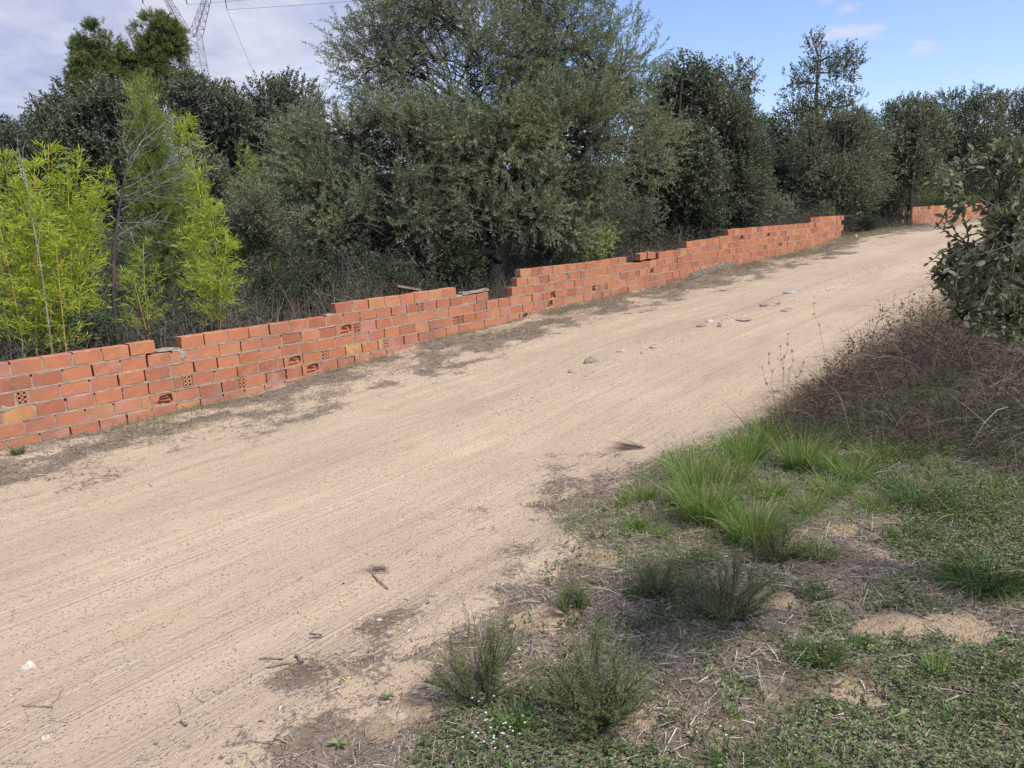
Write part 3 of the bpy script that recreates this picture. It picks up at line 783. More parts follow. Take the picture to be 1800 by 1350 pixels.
# smears of mortar: patches on the face, the grey cap on the top, the rough patch near the footing
def smear(c, hz, ls, hs, d=.012):
    x, y, an = wall_frame(c)
    k = 15; th = np.linspace(0, 2 * PI, k, endpoint=False); rr = rng.uniform(.5, 1.3, k); d = d * .45
    tx, ty = math.cos(an), math.sin(an); nx, ny = -math.sin(an), math.cos(an)
    outer = np.array([(x + tx * ls * math.cos(a) * r - nx * -.001, y + ty * ls * math.cos(a) * r - ny * -.001, hz + hs * math.sin(a) * r) for a, r in zip(th, rr)])
    inner = np.array([(x + tx * ls * .6 * math.cos(a) * r - nx * d, y + ty * ls * .6 * math.cos(a) * r - ny * d, hz + hs * .6 * math.sin(a) * r) for a, r in zip(th, rr)])
    cen = np.array([(x - nx * d * 1.2, y - ny * d * 1.2, hz)])
    i = np.arange(k); j = (i + 1) % k
    mort.add(np.concatenate([outer, inner]), np.stack([i, j, j + k, i + k], 1), .5)
    mort.add(np.concatenate([inner, cen]), np.stack([i, j, np.full(k, k)], 1), .5)
for px_, n, a, b in ((337, -.5, .05, .06), (18, -2.1, .06, .03), (1262, -1.2, .26, .11), (1268, -1.9, .16, .09), (822, -.2, .04, .06)):
    s = float(s_at_px(px_)); smear(s, float(ref(s)) + n * HP, a, b)
s0, s1 = float(s_at_px(816)), float(s_at_px(861))
mbox(s0, s1, -.004, BT + .01, (HP, lambda q: float(ref(q))), HP + .03, 6, wall_frame, .006)
s0, s1 = float(s_at_px(293)), float(s_at_px(333))
mbox(s0, s1, .004, BT + .01, (0.0, lambda q: float(ref(q))), .018, 6, wall_frame, .006)
mort.build('mortar', MAT['mortar'], wall, offset=np.array(wb))
# concrete footing laid bare where the road has washed out
ft = Geo()
ss_ = np.linspace(11.75, 14.0, 30); k = len(ss_)
prof = [(.0, .15), (.04, .145), (.09, .115), (.125, .07), (.13, .02), (.10, -.10), (-.02, -.12)]
V = []
for i, a in enumerate(ss_):
    e = min(1, (a - 11.75) / .05 + .35) * min(1, (14.05 - a) / .9 + .1)
    for (t_, z_) in prof:
        q = P2(a, t_ * (.75 + .5 * fbm(a * 3, t_ * 8, 88)) * (.5 + .5 * e) + .004)
        V.append((q[0], q[1], zb(a) - .06 + z_ * e + .10 * (fbm(a * 9, t_ * 30, 90) - .5)))
V = np.array(V); m_ = len(prof)
Fc = [(i * m_ + j, (i + 1) * m_ + j, (i + 1) * m_ + j + 1, i * m_ + j + 1) for i in range(k - 1) for j in range(m_ - 1)]
ft.add(V, np.array(Fc), .5)
ft.add(V[:m_], np.array([list(range(m_))]), .5)
ft.build('footing', MAT['concrete'], wall, offset=np.array(wb))

# second wall beyond the gap
W2 = np.array(W(1597, 394, 24.3))[:2]; A2 = math.radians(90 - 60)
def fr2(s): return W2[0] + math.cos(A2) * s, W2[1] + math.sin(A2) * s, A2
def zg2(s):
    x, y, _ = fr2(s); return float(ground_at(x, y)[0])
g0 = zg2(0.3)
w2o = Vector((W2[0], W2[1], g0))
wall2 = empty('brick_wall', w2o, 'short far wall of pinkish hollow bricks beyond the gap at the bend of the road', 'wall')
mort = Geo(); far = Geo()
rf2 = lambda s: g0 - .10 + .012 * s
zz2 = lambda s: zg2(s) + 0.02
rf2_ = rf2
for n in range(5, -1, -1):
    runs = lay_course(n, 0.0, 4.7, lambda c: n < 5 or c > 99, fr2, rf2, [(1.0, 'b')] if n == 4 else ([(2.6, 'b')] if n == 1 else []), None, (0 if n % 2 else .12), zz2)
    place(wall2, w2o, runs, fr2, rf2, n, lambda c, z: .7, 999, zz2, .03)
# its return at the broken left end
def fr3(s): return W2[0] - math.sin(A2) * (s + .13) + math.cos(A2) * .0, W2[1] + math.cos(A2) * (s + .13), A2 + PI / 2
for n in range(5, -1, -1):
    runs = lay_course(n, 0.0, .6, lambda c: n < 5, fr3, rf2, [], None, (0 if n % 2 else .12), lambda s: -9)
    place(wall2, w2o, runs, fr3, rf2, n, lambda c, z: .7, 999, lambda s: -9, .03)
flush_bricks(300, wall2, w2o)
mort.build('mortar', MAT['mortar'], wall2, offset=np.array(w2o))

# loose pieces lying on the wall
def loose_brick(s, z, yaw, tilt, roll, label, key=('brick', 'plain', 2), sc_=1, back=0.0):
    x, y, an = wall_frame(s); nx, ny = -math.sin(an), math.cos(an)
    o = bpy.data.objects.new('loose_brick', BM[key]); COL.objects.link(o)
    o.matrix_world = Matrix.Translation((x + nx * back, y + ny * back, z)) @ Matrix.Rotation(an + yaw, 4, 'Z') @ Matrix.Rotation(tilt, 4, 'Y') @ Matrix.Rotation(roll, 4, 'X') @ Matrix.Diagonal((sc_, 1, 1, 1))
    return tag(o, label, 'brick', 'loose bricks on the wall top')
s = float(s_at_px(1131)); zt = float(ref(s)) + 2 * HP + .004
loose_brick(s, zt + .016, .10, -.05, .05, 'left of two loose bricks tilted on the wall top beside the pale bush', ('brick', 'plain', 1))
s = float(s_at_px(1145)); loose_brick(s, float(ref(s)) + 2 * HP + .022, -.06, .02, .07, 'right of two loose bricks tilted on the wall top beside the pale bush', ('brick_dusty', 'plain', 3))
s = float(s_at_px(806)); 
# flat roof-tile slab leaning behind the wall
tl = Geo()
sT = float(s_at_px(738)); xb, yb, an = wall_frame(sT); nx, ny = -math.sin(an), math.cos(an); tx, ty = math.cos(an), math.sin(an)
cz = float(ref(sT)) + 2 * HP + .03
Vt = []
for (a, b_) in ((-.20, 0), (.20, 0), (.20, .03), (-.20, .03)):
    for d_ in (.16, .30): Vt.append((xb + tx * a + nx * d_, yb + ty * a + ny * d_, cz - .22 * a + b_))
Vt = np.array(Vt)
tl.add(Vt, np.array([(0, 2, 3, 1), (2, 4, 5, 3), (4, 6, 7, 5), (6, 0, 1, 7), (0, 6, 4, 2), (1, 3, 5, 7)]), .1)
tag(tl.build('clay_slab', MAT['dead_wood']), 'flat brown clay slab leaning behind the wall top under the olive tree', 'slab')

# ------------------------------------------------------------------ trees and shrubs
def spray(g, P0, D, ln, k, Lf, Wf, spread, droop=.0, rbase=None, twig=None, fold=.25, jit=.25, u0=.15, curl=0.):
    """leafy twigs: P0 (m,3), D (m,3)"""
    m_ = len(P0)
    ln = np.broadcast_to(ln, (m_,))
    u = np.linspace(u0, 1, k)[None, :] + rng.uniform(-.5, .5, (m_, k)) / k
    side = perp(D); side2 = np.cross(D, side)
    bow = rng.normal(size=(m_, 1)) * .12
    pos = P0[:, None] + D[:, None] * (u * ln[:, None])[..., None] + side[:, None] * ((u ** 2) * bow * ln[:, None])[..., None]
    pos[..., 2] -= droop * (u ** 2) * ln[:, None]
    ph = rng.uniform(0, 2 * PI, (m_, k))
    rad = side[:, None] * np.cos(ph)[..., None] + side2[:, None] * np.sin(ph)[..., None]
    sp_ = spread * rng.uniform(.6, 1.3, (m_, k))
    d = unit(D[:, None] * np.cos(sp_)[..., None] + rad * np.sin(sp_)[..., None] + rng.normal(size=(m_, k, 3)) * jit + np.array([0, 0, -droop * .6]))
    r = np.clip((rng.random((m_, 1)) if rbase is None else rbase[:, None]) * .65 + rng.random((m_, k)) * .35, 0, 1)
    sz = rng.uniform(.75, 1.2, (m_ * k))
    leaves(g, pos.reshape(-1, 3), d.reshape(-1, 3), Lf * sz, Wf * sz, r.ravel(), fold, curl)
    if twig is not None:
        uu = np.array([0, .5, 1.])
        pt = P0[:, None] + D[:, None] * (uu[None, :] * ln[:, None])[..., None] + side[:, None] * ((uu[None] ** 2) * bow * ln[:, None])[..., None]
        pt[..., 2] -= droop * (uu ** 2)[None, :] * ln[:, None]
        ribbons(twig[0], pt, twig[1], rng.random(m_))
def lobe_points(lobes, n, gap=.42, shell=2.4, seed=0, scale=1.1, zmin=None):
    vol = np.array([l[3] * l[4] * l[5] for l in lobes]) ** .8
    if len(lobes[0]) > 6: vol = vol * np.array([l[6] for l in lobes])
    ids = rng.choice(len(lobes), int(n * 2.6), p=vol / vol.sum())
    Lb = np.array([l[:6] for l in lobes])[ids]
    d = randu(len(ids)); r = rng.random(len(ids)) ** (1 / shell)
    p = Lb[:, :3] + d * Lb[:, 3:6] * r[:, None] * rng.uniform(.82, 1.14, len(ids))[:, None]
    nz = noise3(p[:, 0] * scale, p[:, 1] * scale, p[:, 2] * scale, 100 + seed) * .65 + .35 * noise3(p[:, 0] * scale * 2.3, p[:, 1] * scale * 2.3, p[:, 2] * scale * 2.3, 120 + seed)
    ok = nz > gap
    if zmin is not None: ok &= p[:, 2] > zmin
    p = p[ok][:n]; ids = ids[ok][:n]; d = d[ok][:n]; nz = nz[ok][:n]
    return p, d, ids, nz
_seed = [0]
def tree(name, label, cat, base, trunk, lobes, n, leaf, mats, group=None, sub=8, gap=.4, lim=.05, up=.35, outw=1.0, scale=1.1, shell=2.4, twigs=False, kind='thing', stems=None):
    """base: world point; trunk: [(dx,dy,dz,r)..]; lobes: [(dx,dy,dz,rx,ry,rz)] relative to the base"""
    _seed[0] += 1
    root = empty(name, base, label, cat, group)
    g = Geo(); gt = Geo()
    p, d, ids, nz = lobe_points(lobes, n, gap, shell, _seed[0], scale, .02)
    D = unit(d * outw + randu(len(p)) * .55 + np.array([0, 0, up]))
    # tone follows age of the twig: random, in clumps
    rb = np.clip(.5 + (noise3(p[:, 0] * 2.2, p[:, 1] * 2.2, p[:, 2] * 2.2, 300 + _seed[0]) - .5) * 1.1 + rng.normal(size=len(p)) * .15, 0, 1)
    spray(g, p, D, leaf['ln'] * rng.uniform(.7, 1.3, len(p)), leaf['k'], leaf['L'], leaf['W'], leaf.get('spread', .8), leaf.get('droop', .0), rb, (gt, leaf['tw']) if twigs else None, leaf.get('fold', .25), leaf.get('jit', .25))
    cr_o = g.build('crown', MAT[mats[0]], root); cr_o['kind'] = 'stuff'
    if trunk:
        for tr in (stems or [trunk]):
            T_ = np.array(tr, float)
            # resample the trunk and thicken its foot
            u = np.linspace(0, 1, len(T_)); uu = np.linspace(0, 1, 4 * len(T_))
            pts = np.stack([np.interp(uu, u, T_[:, i]) for i in range(3)], 1); rr = np.interp(uu, u, T_[:, 3])
            pts[1:-1] += rng.normal(size=pts[1:-1].shape) * rr[1:-1, None] * .07
            tubes(gt, pts[None], (rr * rng.uniform(.9, 1.1, len(rr)))[None], .5, 8)
            nodes = pts; nr = rr
            for li in range(len(lobes)):
                c = np.array(lobes[li][:3])
                cand = np.where(nodes[:, 2] < c[2] + .1)[0]
                cand = cand if len(cand) else np.array([0])
                j = cand[np.linalg.norm(nodes[cand] - c, axis=1).argmin()]; j = max(j, len(nodes) // 3)
                A = nodes[j][None]; B = c[None]
                if np.linalg.norm(A - B) < .05: continue
                cv = curve_pts(A, B, 9, .12)
                r0 = min(nr[j] * .7, lim)
                tubes(gt, cv, np.linspace(r0, r0 * .35, 9)[None], rng.random(), 6)
                m_ = np.where(ids == li)[0]
                if len(m_) == 0: continue
                take = rng.choice(m_, min(sub, len(m_)), replace=False)
                st_ = cv[0][rng.integers(2, 9, len(take))]
                b2 = curve_pts(st_, p[take], 6, .10)
                tubes(gt, b2, np.linspace(r0 * .38, .004, 6)[None], rng.random(len(take)), 4)
                # finer boughs
                k3 = min(sub * 3, len(m_)); t3 = rng.choice(m_, k3)
                par = rng.integers(0, len(take), k3); st3 = b2[par, rng.integers(1, 5, k3)]
                ok = np.linalg.norm(st3 - p[t3], axis=1) < max(lobes[li][3:6]) * 1.1
                if ok.any():
                    b3 = curve_pts(st3[ok], p[t3][ok], 5, .10)
                    tubes(gt, b3, np.linspace(max(r0 * .16, .004), .003, 5)[None], rng.random(ok.sum()), 3)
        gt.build('trunk', MAT[mats[1]], root, smooth=True)
    return root
def on_hill(px, Zd, back=None):
    """ground point behind the wall under a photo column at optical depth Zd"""
    d = ray(px, 430.); q = EYE + d * Zd
    return np.array([q[0], q[1], float(ground_at(q[0], q[1])[0]) - .03])
def rel(px, py, Zd, base): return np.array(W(px, py, Zd)) - base
def lobe(px, py, Zd, rx, rz, base, ry=None, wgt=1.0):
    c = rel(px, py, Zd, base); k = Zd / F
    return (c[0], c[1], c[2], rx * k, (ry if ry is not None else rx) * k, rz * k, wgt)

OLIVE = dict(ln=.36, k=26, L=.062, W=.0128, spread=.75, tw=.005, jit=.25, droop=.12)
OAKL = dict(ln=.24, k=15, L=.046, W=.026, spread=.95, tw=.005, jit=.3)
OAKF = dict(ln=.30, k=15, L=.066, W=.038, spread=1.0, tw=.005, jit=.35)
PINEN = dict(ln=.26, k=30, L=.11, W=.011, spread=.65, tw=.006, jit=.15, fold=0.)

# the big olive tree
b = on_hill(868, 11.95)
tr0 = [(0, 0, -.1, .13), (*(rel(868, 470, 12.0, b)), .11), (*(rel(882, 430, 12.1, b)), .10), (*(rel(905, 390, 12.2, b)), .09), (*(rel(915, 330, 12.3, b)), .08), (*(rel(905, 240, 12.4, b)), .05)]
tr1 = [(-.05, .02, -.1, .09), (*(rel(845, 470, 12.0, b)), .07), (*(rel(832, 400, 12.1, b)), .075), (*(rel(815, 320, 12.1, b)), .055), (*(rel(790, 230, 12.1, b)), .035)]
tr2 = [(.0, .04, -.1, .10), (*(rel(885, 440, 12.3, b)), .085), (*(rel(950, 360, 12.6, b)), .07), (*(rel(1010, 290, 12.8, b)), .05), (*(rel(1070, 210, 12.8, b)), .03)]
ol = [lobe(820, 120, 12.2, 150, 110,b, None, .62), lobe(670, 110, 12.4, 110, 95, b, None, .5), lobe(960, 90, 12.5, 140, 110,b, None, .62), lobe(1080, 130, 12.7, 85, 90, b, None, .7), lobe(760, 20, 12.4, 150, 75, b, None, .5), lobe(930, -15, 12.6, 150, 65, b, None, .5),
      lobe(610, 260, 12.0, 95, 90, b), lobe(720, 260, 11.7, 120, 90, b), lobe(860, 240, 11.8, 130, 90, b), lobe(990, 230, 12.2, 130, 90, b), lobe(1100, 255, 13.3, 90, 100, b), lobe(1090, 170, 13.1, 75, 60, b),
      lobe(690, 345, 11.2, 85, 70, b, 60), lobe(620, 380, 11.5, 85, 55, b), lobe(560, 330, 11.8, 75, 65, b), lobe(760, 395, 11.5, 65, 45, b), lobe(850, 372, 11.6, 60, 34, b), lobe(935, 375, 11.9, 60, 36, b), lobe(660, 400, 11.2, 70, 40, b, 50), lobe(990, 400, 12.6, 50, 34, b), lobe(870, 330, 12.3, 100, 50, b), lobe(1000, 325, 12.9, 80, 48, b), lobe(1060, 335, 13.5, 60, 40, b), lobe(520, 270, 12.2, 50, 60, b, None, .8), lobe(570, 420, 11.8, 60, 40, b, None, .8)]
tree('olive_tree', 'large spreading olive tree with silvery foliage and leaning trunks behind the middle of the wall', 'tree', b, tr0, ol, 12000, OLIVE, ('olive', 'bark_dark'), sub=12, gap=.41, lim=.05, scale=1.35, shell=1.9, twigs=True, up=.45, outw=.75, stems=[tr0, tr1, tr2])

GT = 'trees behind the brick wall'
def simple_tree(px, py_top, py_bot, Zd, wpx, label, lf, mats, n, name='holm_oak_tree', lobn=9, gap=.42, trunk_r=.10, lean=0., shape=1.0, low=.12, seed=None, scale=1.1, up=.35):
    b = on_hill(px, Zd); k = Zd / F
    top = rel(px, py_top, Zd, b)[2]; ztr = top
    w_ = wpx * k / 2; lobs = []
    for i in range(lobn):
        h = low + (1 - low) * (i + .5) / lobn
        prof = math.sin(PI * min(1, (h * .85 + .12))) ** .6 * (1 - .25 * (h > .75)) * shape
        a = i * 2.4 + px
        rr = w_ * prof * .55
        lobs.append((math.cos(a) * rr + lean * h * w_, math.sin(a) * rr * .8, top * h * .93, w_ * rng.uniform(.42, .6) * max(.6, prof), w_ * rng.uniform(.42, .6) * max(.6, prof), top * rng.uniform(.13, .2)))
    for i in range(lobn // 2):   # uneven outline
        a = rng.uniform(0, 2 * PI); h = rng.uniform(.45, 1.0)
        lobs.append((math.cos(a) * w_ * .8, math.sin(a) * w_ * .6, top * h * .9, w_ * .25, w_ * .25, top * .10))
    tr = [(0, 0, -.1, trunk_r), (.03, 0, top * .25, trunk_r * .8), (lean * .3 * w_, 0, top * .55, trunk_r * .5), (lean * .6 * w_, 0, top * .85, trunk_r * .2)]
    return tree(name, label, 'tree', b, tr, lobs, n, lf, mats, GT, sub=6, gap=gap, lim=.05, scale=scale, up=up)
def px_tree(Zd, px, lob, label, lf, mats, n, name='holm_oak_tree', trunk_r=.10, gap=.34, scale=1.3, ry=.75, up=.35):
    """a crown from rounded masses, given as (x, y, rx, rz) in photo pixels at the tree's own distance"""
    b = on_hill(px, Zd)
    lb = [lobe(x, y, Zd + rng.normal() * .25, rx, rz, b, rx * ry) for x, y, rx, rz in lob]
    for x, y, rx, rz in lob:          # smaller bumps that break the outline
        for _ in range(2):
            a = rng.uniform(0, 2 * PI); f = rng.uniform(.75, 1.05)
            lb.append(lobe(x + math.cos(a) * rx * f, y + math.sin(a) * rz * f, Zd + rng.normal() * .3, rx * .3, rz * .3, b, rx * .3))
    ym = min(l[1] for l in lob); t_ = rel(px, ym, Zd, b)
    tr = [(0, 0, -.1, trunk_r), (.03, 0, t_[2] * .3, trunk_r * .8), (t_[0] * .4, 0, t_[2] * .6, trunk_r * .5), (t_[0], 0, t_[2] * .92, trunk_r * .2)]
    return tree(name, label, 'tree', b, tr, lb, n, lf, mats, GT, sub=6, gap=gap, lim=.05, scale=scale, up=up, outw=.8)
OK = ('oak', 'bark_dark')
px_tree(17.5, 165, [(165, 215, 85, 55), (120, 235, 60, 60), (215, 225, 60, 58), (165, 290, 105, 60), (95, 275, 45, 50), (245, 265, 40, 55), (130, 178, 35, 25), (190, 182, 50, 26), (165, 345, 110, 45)], 'dark round holm oak behind the bamboo, below the tall pines', OAKF, OK, 5670)
px_tree(18.5, 365, [(365, 205, 60, 52), (325, 195, 40, 45), (402, 205, 32, 45), (365, 270, 70, 60), (340, 158, 25, 18), (385, 165, 30, 18), (420, 265, 30, 60), (375, 340, 75, 50)], 'dark holm oak right of the young pine, below the pylon', OAKF, OK, 4050)
px_tree(19.5, 480, [(480, 195, 42, 38), (452, 168, 16, 18), (474, 164, 20, 16), (520, 185, 40, 40), (480, 260, 60, 60), (535, 260, 50, 70), (490, 340, 70, 50), (440, 230, 30, 40)], 'dark holm oak just left of the big olive, its top against the sky', OAKF, OK, 3375)
px_tree(23, 55, [(50, 250, 50, 38), (15, 270, 45, 50), (95, 255, 45, 45), (55, 310, 85, 55), (105, 222, 25, 20), (-20, 250, 40, 40)], 'dusky oak at the far left behind the bamboo, lower than the round holm oak', OAKF, OK, 2430)
px_tree(16.6, 1185, [(1205, 128, 20, 22), (1185, 170, 34, 38), (1168, 240, 48, 58), (1155, 320, 58, 60), (1200, 300, 55, 70), (1165, 375, 58, 36), (1232, 195, 36, 58), (1240, 150, 20, 24), (1215, 380, 50, 34)], 'dark upright holm oak just right of the big olive', OAKF, OK, 4455)
px_tree(17.6, 1280, [(1278, 205, 46, 36), (1262, 262, 65, 55), (1308, 285, 42, 55), (1272, 335, 66, 48), (1318, 350, 30, 38), (1228, 335, 36, 50), (1298, 230, 36, 28), (1275, 372, 60, 24)], 'broad holm oak with leaves down to the wall, right of the upright one', OAKL, OK, 6210)
px_tree(22.5, 1350, [(1350, 242, 38, 30), (1385, 250, 30, 38), (1345, 300, 45, 50), (1390, 320, 42, 48), (1360, 360, 60, 30)], 'low dark oak in the dip between the broad holm oak and the grey-green tree', OAKF, OK, 2565)
px_tree(21.0, 1470, [(1470, 250, 58, 42), (1428, 275, 44, 46), (1522, 255, 42, 48), (1470, 318, 72, 42), (1420, 338, 40, 36), (1532, 310, 38, 44), (1500, 214, 28, 18), (1446, 218, 28, 18), (1490, 352, 55, 24)], 'bushy grey-green tree behind the right end of the long wall', OAKL, ('oaklight', 'bark_dark'), 6210)
px_tree(24.5, 1595, [(1600, 205, 42, 26), (1582, 250, 38, 48), (1628, 240, 36, 42), (1600, 308, 48, 42), (1568, 335, 30, 36)], 'brownish bushy oak standing in the gap between the two walls', OAKF, ('oaklight', 'bark_dark'), 2700)
px_tree(29, 1690, [(1670, 192, 48, 26), (1720, 184, 42, 24), (1700, 240, 70, 50), (1655, 275, 40, 45), (1740, 285, 70, 45), (1690, 315, 60, 26)], 'wide dark oak behind the short far wall', OAKF, OK, 3915)
px_tree(31, 1800, [(1780, 190, 48, 25), (1795, 240, 60, 55), (1835, 205, 50, 38), (1790, 300, 60, 34)], 'dark oak at the far right, behind the near oak branch', OAKF, OK, 2565)
# slender open oak against the sky
b = on_hill(1440, 24)
lb = [lobe(1435, 200, 24, 45, 35, b), lobe(1400, 150, 24, 28, 32, b), lobe(1440, 130, 24, 30, 40, b), lobe(1432, 82, 24, 14, 22, b), lobe(1478, 125, 24, 25, 38, b), lobe(1486, 82, 24, 12, 16, b), lobe(1505, 110, 24, 14, 24, b), lobe(1383, 150, 24, 14, 20, b), lobe(1500, 180, 24, 26, 22, b), lobe(1400, 205, 24, 35, 25, b), lobe(1460, 240, 24, 70, 40, b)]
tr = [(0, 0, -.1, .13), (*rel(1438, 290, 24, b), .10), (*rel(1434, 200, 24, b), .07), (*rel(1438, 110, 24, b), .03)]
tree('holm_oak_tree', 'slender sparse oak rising above the others, with sky showing through its crown', 'tree', b, tr, lb, 1700, dict(ln=.28, k=11, L=.07, W=.038, spread=1.0, tw=.005, jit=.4), ('oak', 'bark'), GT, sub=9, gap=.38, lim=.05, scale=1.8, shell=1.6, up=.6)
b = on_hill(1295, 19)
lb = [lobe(1285, 165, 19, 25, 35, b), lobe(1300, 120, 19, 12, 18, b), lobe(1318, 150, 19, 14, 30, b), lobe(1262, 130, 19, 14, 18, b), lobe(1290, 220, 19, 40, 40, b)]
tree('holm_oak_tree', 'thin open oak with sparse upright shoots above the broad holm oak', 'tree', b, [(0, 0, -.1, .09), (*rel(1294, 280, 19, b), .07), (*rel(1292, 160, 19, b), .03)], lb, 620, dict(ln=.25, k=11, L=.062, W=.035, spread=1.0, tw=.005, jit=.4), ('oak', 'bark'), GT, sub=8, gap=.36, lim=.04, scale=1.8, shell=1.6, up=.6)
# olive sapling and young pines on the left
simple_tree(450, 335, 520, 11.0, 110, 'small grey-green olive bush left of the big olive', dict(ln=.22, k=20, L=.05, W=.013, spread=.8, tw=.005, jit=.25), ('oaklight', 'bark'), 900, name='olive_bush', lobn=7, trunk_r=.04, low=.3)
simple_tree(385, 260, 430, 14.0, 90, 'grey leafed bush between the yellow bamboo and the olive', OAKL, ('oaklight', 'bark'), 900, name='oak_bush', lobn=7, trunk_r=.05)
def conifer(px, py_top, Zd, wpx, label, n, mat, base_frac=.05, group='young pines on the left'):
    b = on_hill(px, Zd); k = Zd / F; top = rel(px, py_top, Zd, b)[2]; w_ = wpx * k / 2
    lobs = []
    for i in range(26):
        h = base_frac + (.97 - base_frac) * i / 25; r = w_ * (1.02 - h) ** .75
        a = i * 2.4
        lobs.append((math.cos(a) * r * .5, math.sin(a) * r * .5, top * h, r * .55 + .03, r * .55 + .03, top * .055))
    tr = [(0, 0, -.1, .05), (0, 0, top * .5, .035), (0, 0, top * .97, .01)]
    return tree('pine_tree', label, 'tree', b, tr, lobs, n, dict(ln=.22, k=30, L=.075, W=.006, spread=.6, tw=.006, jit=.12, fold=0.), (mat, 'bark'), group, sub=2, gap=.30, lim=.015, up=.85, scale=1.6)
conifer(285, 165, 11.5, 110, 'tall bright green young pine behind the bare dead tree', 2300, 'pinelight')
conifer(335, 215, 12.0, 50, 'slim young pine tip right beside the tall bright green one', 500, 'pinelight')
conifer(447, 272, 11.6, 60, 'small young pine sprouting above the small olive bush', 500, 'pinelight')
conifer(15, 175, 26, 70, 'light green pine at the far left edge', 700, 'pinelight')
# two wind-swept pines in the distance
def big_pine(px, py_top, Zd, spec, label, n):
    b = on_hill(px, Zd)
    lb = [lobe(x, y, Zd, rx, rz, b) for x, y, rx, rz in spec]
    tr = [(0, 0, -.2, .28), (*rel(px, 230, Zd, b), .22), (*rel(px + 2, 150, Zd, b), .16), (*rel(px + 8, 70, Zd, b), .06)]
    return tree('pine_tree', label, 'tree', b, tr, lb, n, dict(ln=.36, k=34, L=.17, W=.022, spread=.75, tw=.01, jit=.2, fold=0.), ('pine', 'bark'), 'tall pines under the pylon', sub=5, gap=.36, lim=.10, up=.45, scale=1.1, shell=2.6, outw=1.0)
big_pine(185, 45, 36, [(170, 60, 16, 13), (190, 82, 24, 14), (152, 90, 17, 16), (165, 115, 30, 13), (205, 108, 24, 12), (178, 50, 10, 7), (138, 86, 9, 10), (190, 138, 36, 13), (148, 136, 22, 10), (150, 70, 8, 6), (170, 158, 40, 12)], 'left one of the two tall pines, with a ragged pale crown', 2300)
big_pine(278, 32, 36.5, [(275, 42, 19, 12), (292, 58, 24, 14), (260, 60, 20, 13), (306, 84, 18, 12), (272, 84, 30, 12), (242, 84, 18, 11), (292, 112, 30, 10), (256, 112, 28, 10), (226, 120, 26, 10), (310, 134, 24, 9), (280, 142, 40, 10), (226, 98, 18, 9), (235, 145, 34, 10), (265, 160, 50, 12)], 'right one of the two tall pines, with a domed darker crown beside the pylon', 3200)

# bamboo
def bamboo(label, spots, lean, n_leaf, tone=(0, 1)):
    """spots: [(px_base, px_top, py_top, depth)]"""
    b0 = on_hill(spots[0][0], spots[0][3])
    root = empty('bamboo_clump', b0, label, 'bamboo', 'bamboo clumps behind the wall')
    for (pb, pt, pyt, Zd) in spots:
        b = on_hill(pb, Zd); tip = np.array(W(pt, pyt, Zd))
        g = Geo(); u = np.linspace(0, 1, 9)[:, None]
        mid = (b + tip) / 2 + np.array([(b[0] - tip[0]) * .25, rng.normal() * .05, 0])
        cv = (1 - u) ** 2 * b + 2 * u * (1 - u) * mid + u ** 2 * tip
        tubes(g, cv[None], np.linspace(.009, .003, 9)[None], rng.random(), 6)
        g.build('culm', MAT['culm'], root, smooth=True, offset=b0)
        gl = Geo(); H_ = tip[2] - b[2]
        nb = int(n_leaf * H_)
        uu = rng.uniform(.08, .99, nb) ** .9
        p = (1 - uu[:, None]) ** 2 * b + 2 * uu[:, None] * (1 - uu[:, None]) * mid + uu[:, None] ** 2 * tip
        az = rng.uniform(0, 2 * PI, nb)
        D = unit(np.stack([np.cos(az), np.sin(az), rng.uniform(.2, 1.1, nb)], 1))
        ln = (.10 + .26 * np.sin(PI * np.clip(uu, 0, .96)) ** .7 * (1.15 - uu)) * rng.uniform(.5, 1.3, nb)
        rb = np.clip(tone[0] + (tone[1] - tone[0]) * rng.random(nb), 0, 1)
        spray(gl, p, D, ln, 8, .082, .0112, .6, .12, rb, (gl, .0025), .15, .3, .35, .12)
        o = gl.build('leaves', MAT['bamboo'], root, offset=b0); o['kind'] = 'stuff'
    return root
bamboo('tall yellow-green bamboo thicket filling the left edge above the wall', [(70, 85, 252, 7.5), (20, 8, 268, 7.3), (90, 145, 258, 7.6), (45, 60, 285, 7.2), (100, 118, 300, 7.4), (60, 30, 330, 7.1), (110, 160, 330, 7.5), (-30, -30, 280, 7.2), (30, 75, 350, 7.0), (120, 190, 300, 8.0), (10, -10, 360, 6.9), (85, 95, 400, 7.0)], 0, 62)
bamboo('single tall yellow-tipped bamboo clump right of the bare dead tree', [(365, 324, 205, 8.6), (360, 345, 300, 8.5), (370, 372, 360, 8.5), (368, 400, 420, 8.4), (362, 325, 400, 8.5)], 0, 56, (.0, .9))
bamboo('small low bamboo sprig between the bare dead tree and the tall clump', [(242, 252, 428, 8.0), (240, 232, 480, 7.9)], 0, 34, (0, .6))

# bare dead tree
b = on_hill(205, 8.0)
dead = empty('dead_tree', b, 'bare grey dead sapling with thin branches swept to the right between the bamboos', 'tree')
g = Geo()
pts = np.array([W(x, y, 8.0) for x, y in ((205, 600), (200, 520), (200, 440), (207, 390), (214, 340), (222, 300), (232, 262), (250, 220))]); pts[0, 2] = b[2] - .1
tubes(g, pts[None], np.array([.024, .022, .020, .017, .013, .010, .007, .004])[None], .15, 7)
g.build('trunk', MAT['bark'], dead, smooth=True, offset=b)
g = Geo(); ends = [(0.42, 300, 408), (.42, 310, 425), (.5, 290, 300), (.55, 305, 270), (.6, 318, 255), (.6, 300, 320), (.65, 330, 262), (.7, 285, 240), (.75, 300, 215), (.5, 320, 330), (.45, 150, 370), (.55, 165, 330), (.35, 300, 390), (.3, 255, 470), (.7, 215, 240), (.8, 210, 215), (.52, 340, 360), (.48, 330, 300)]
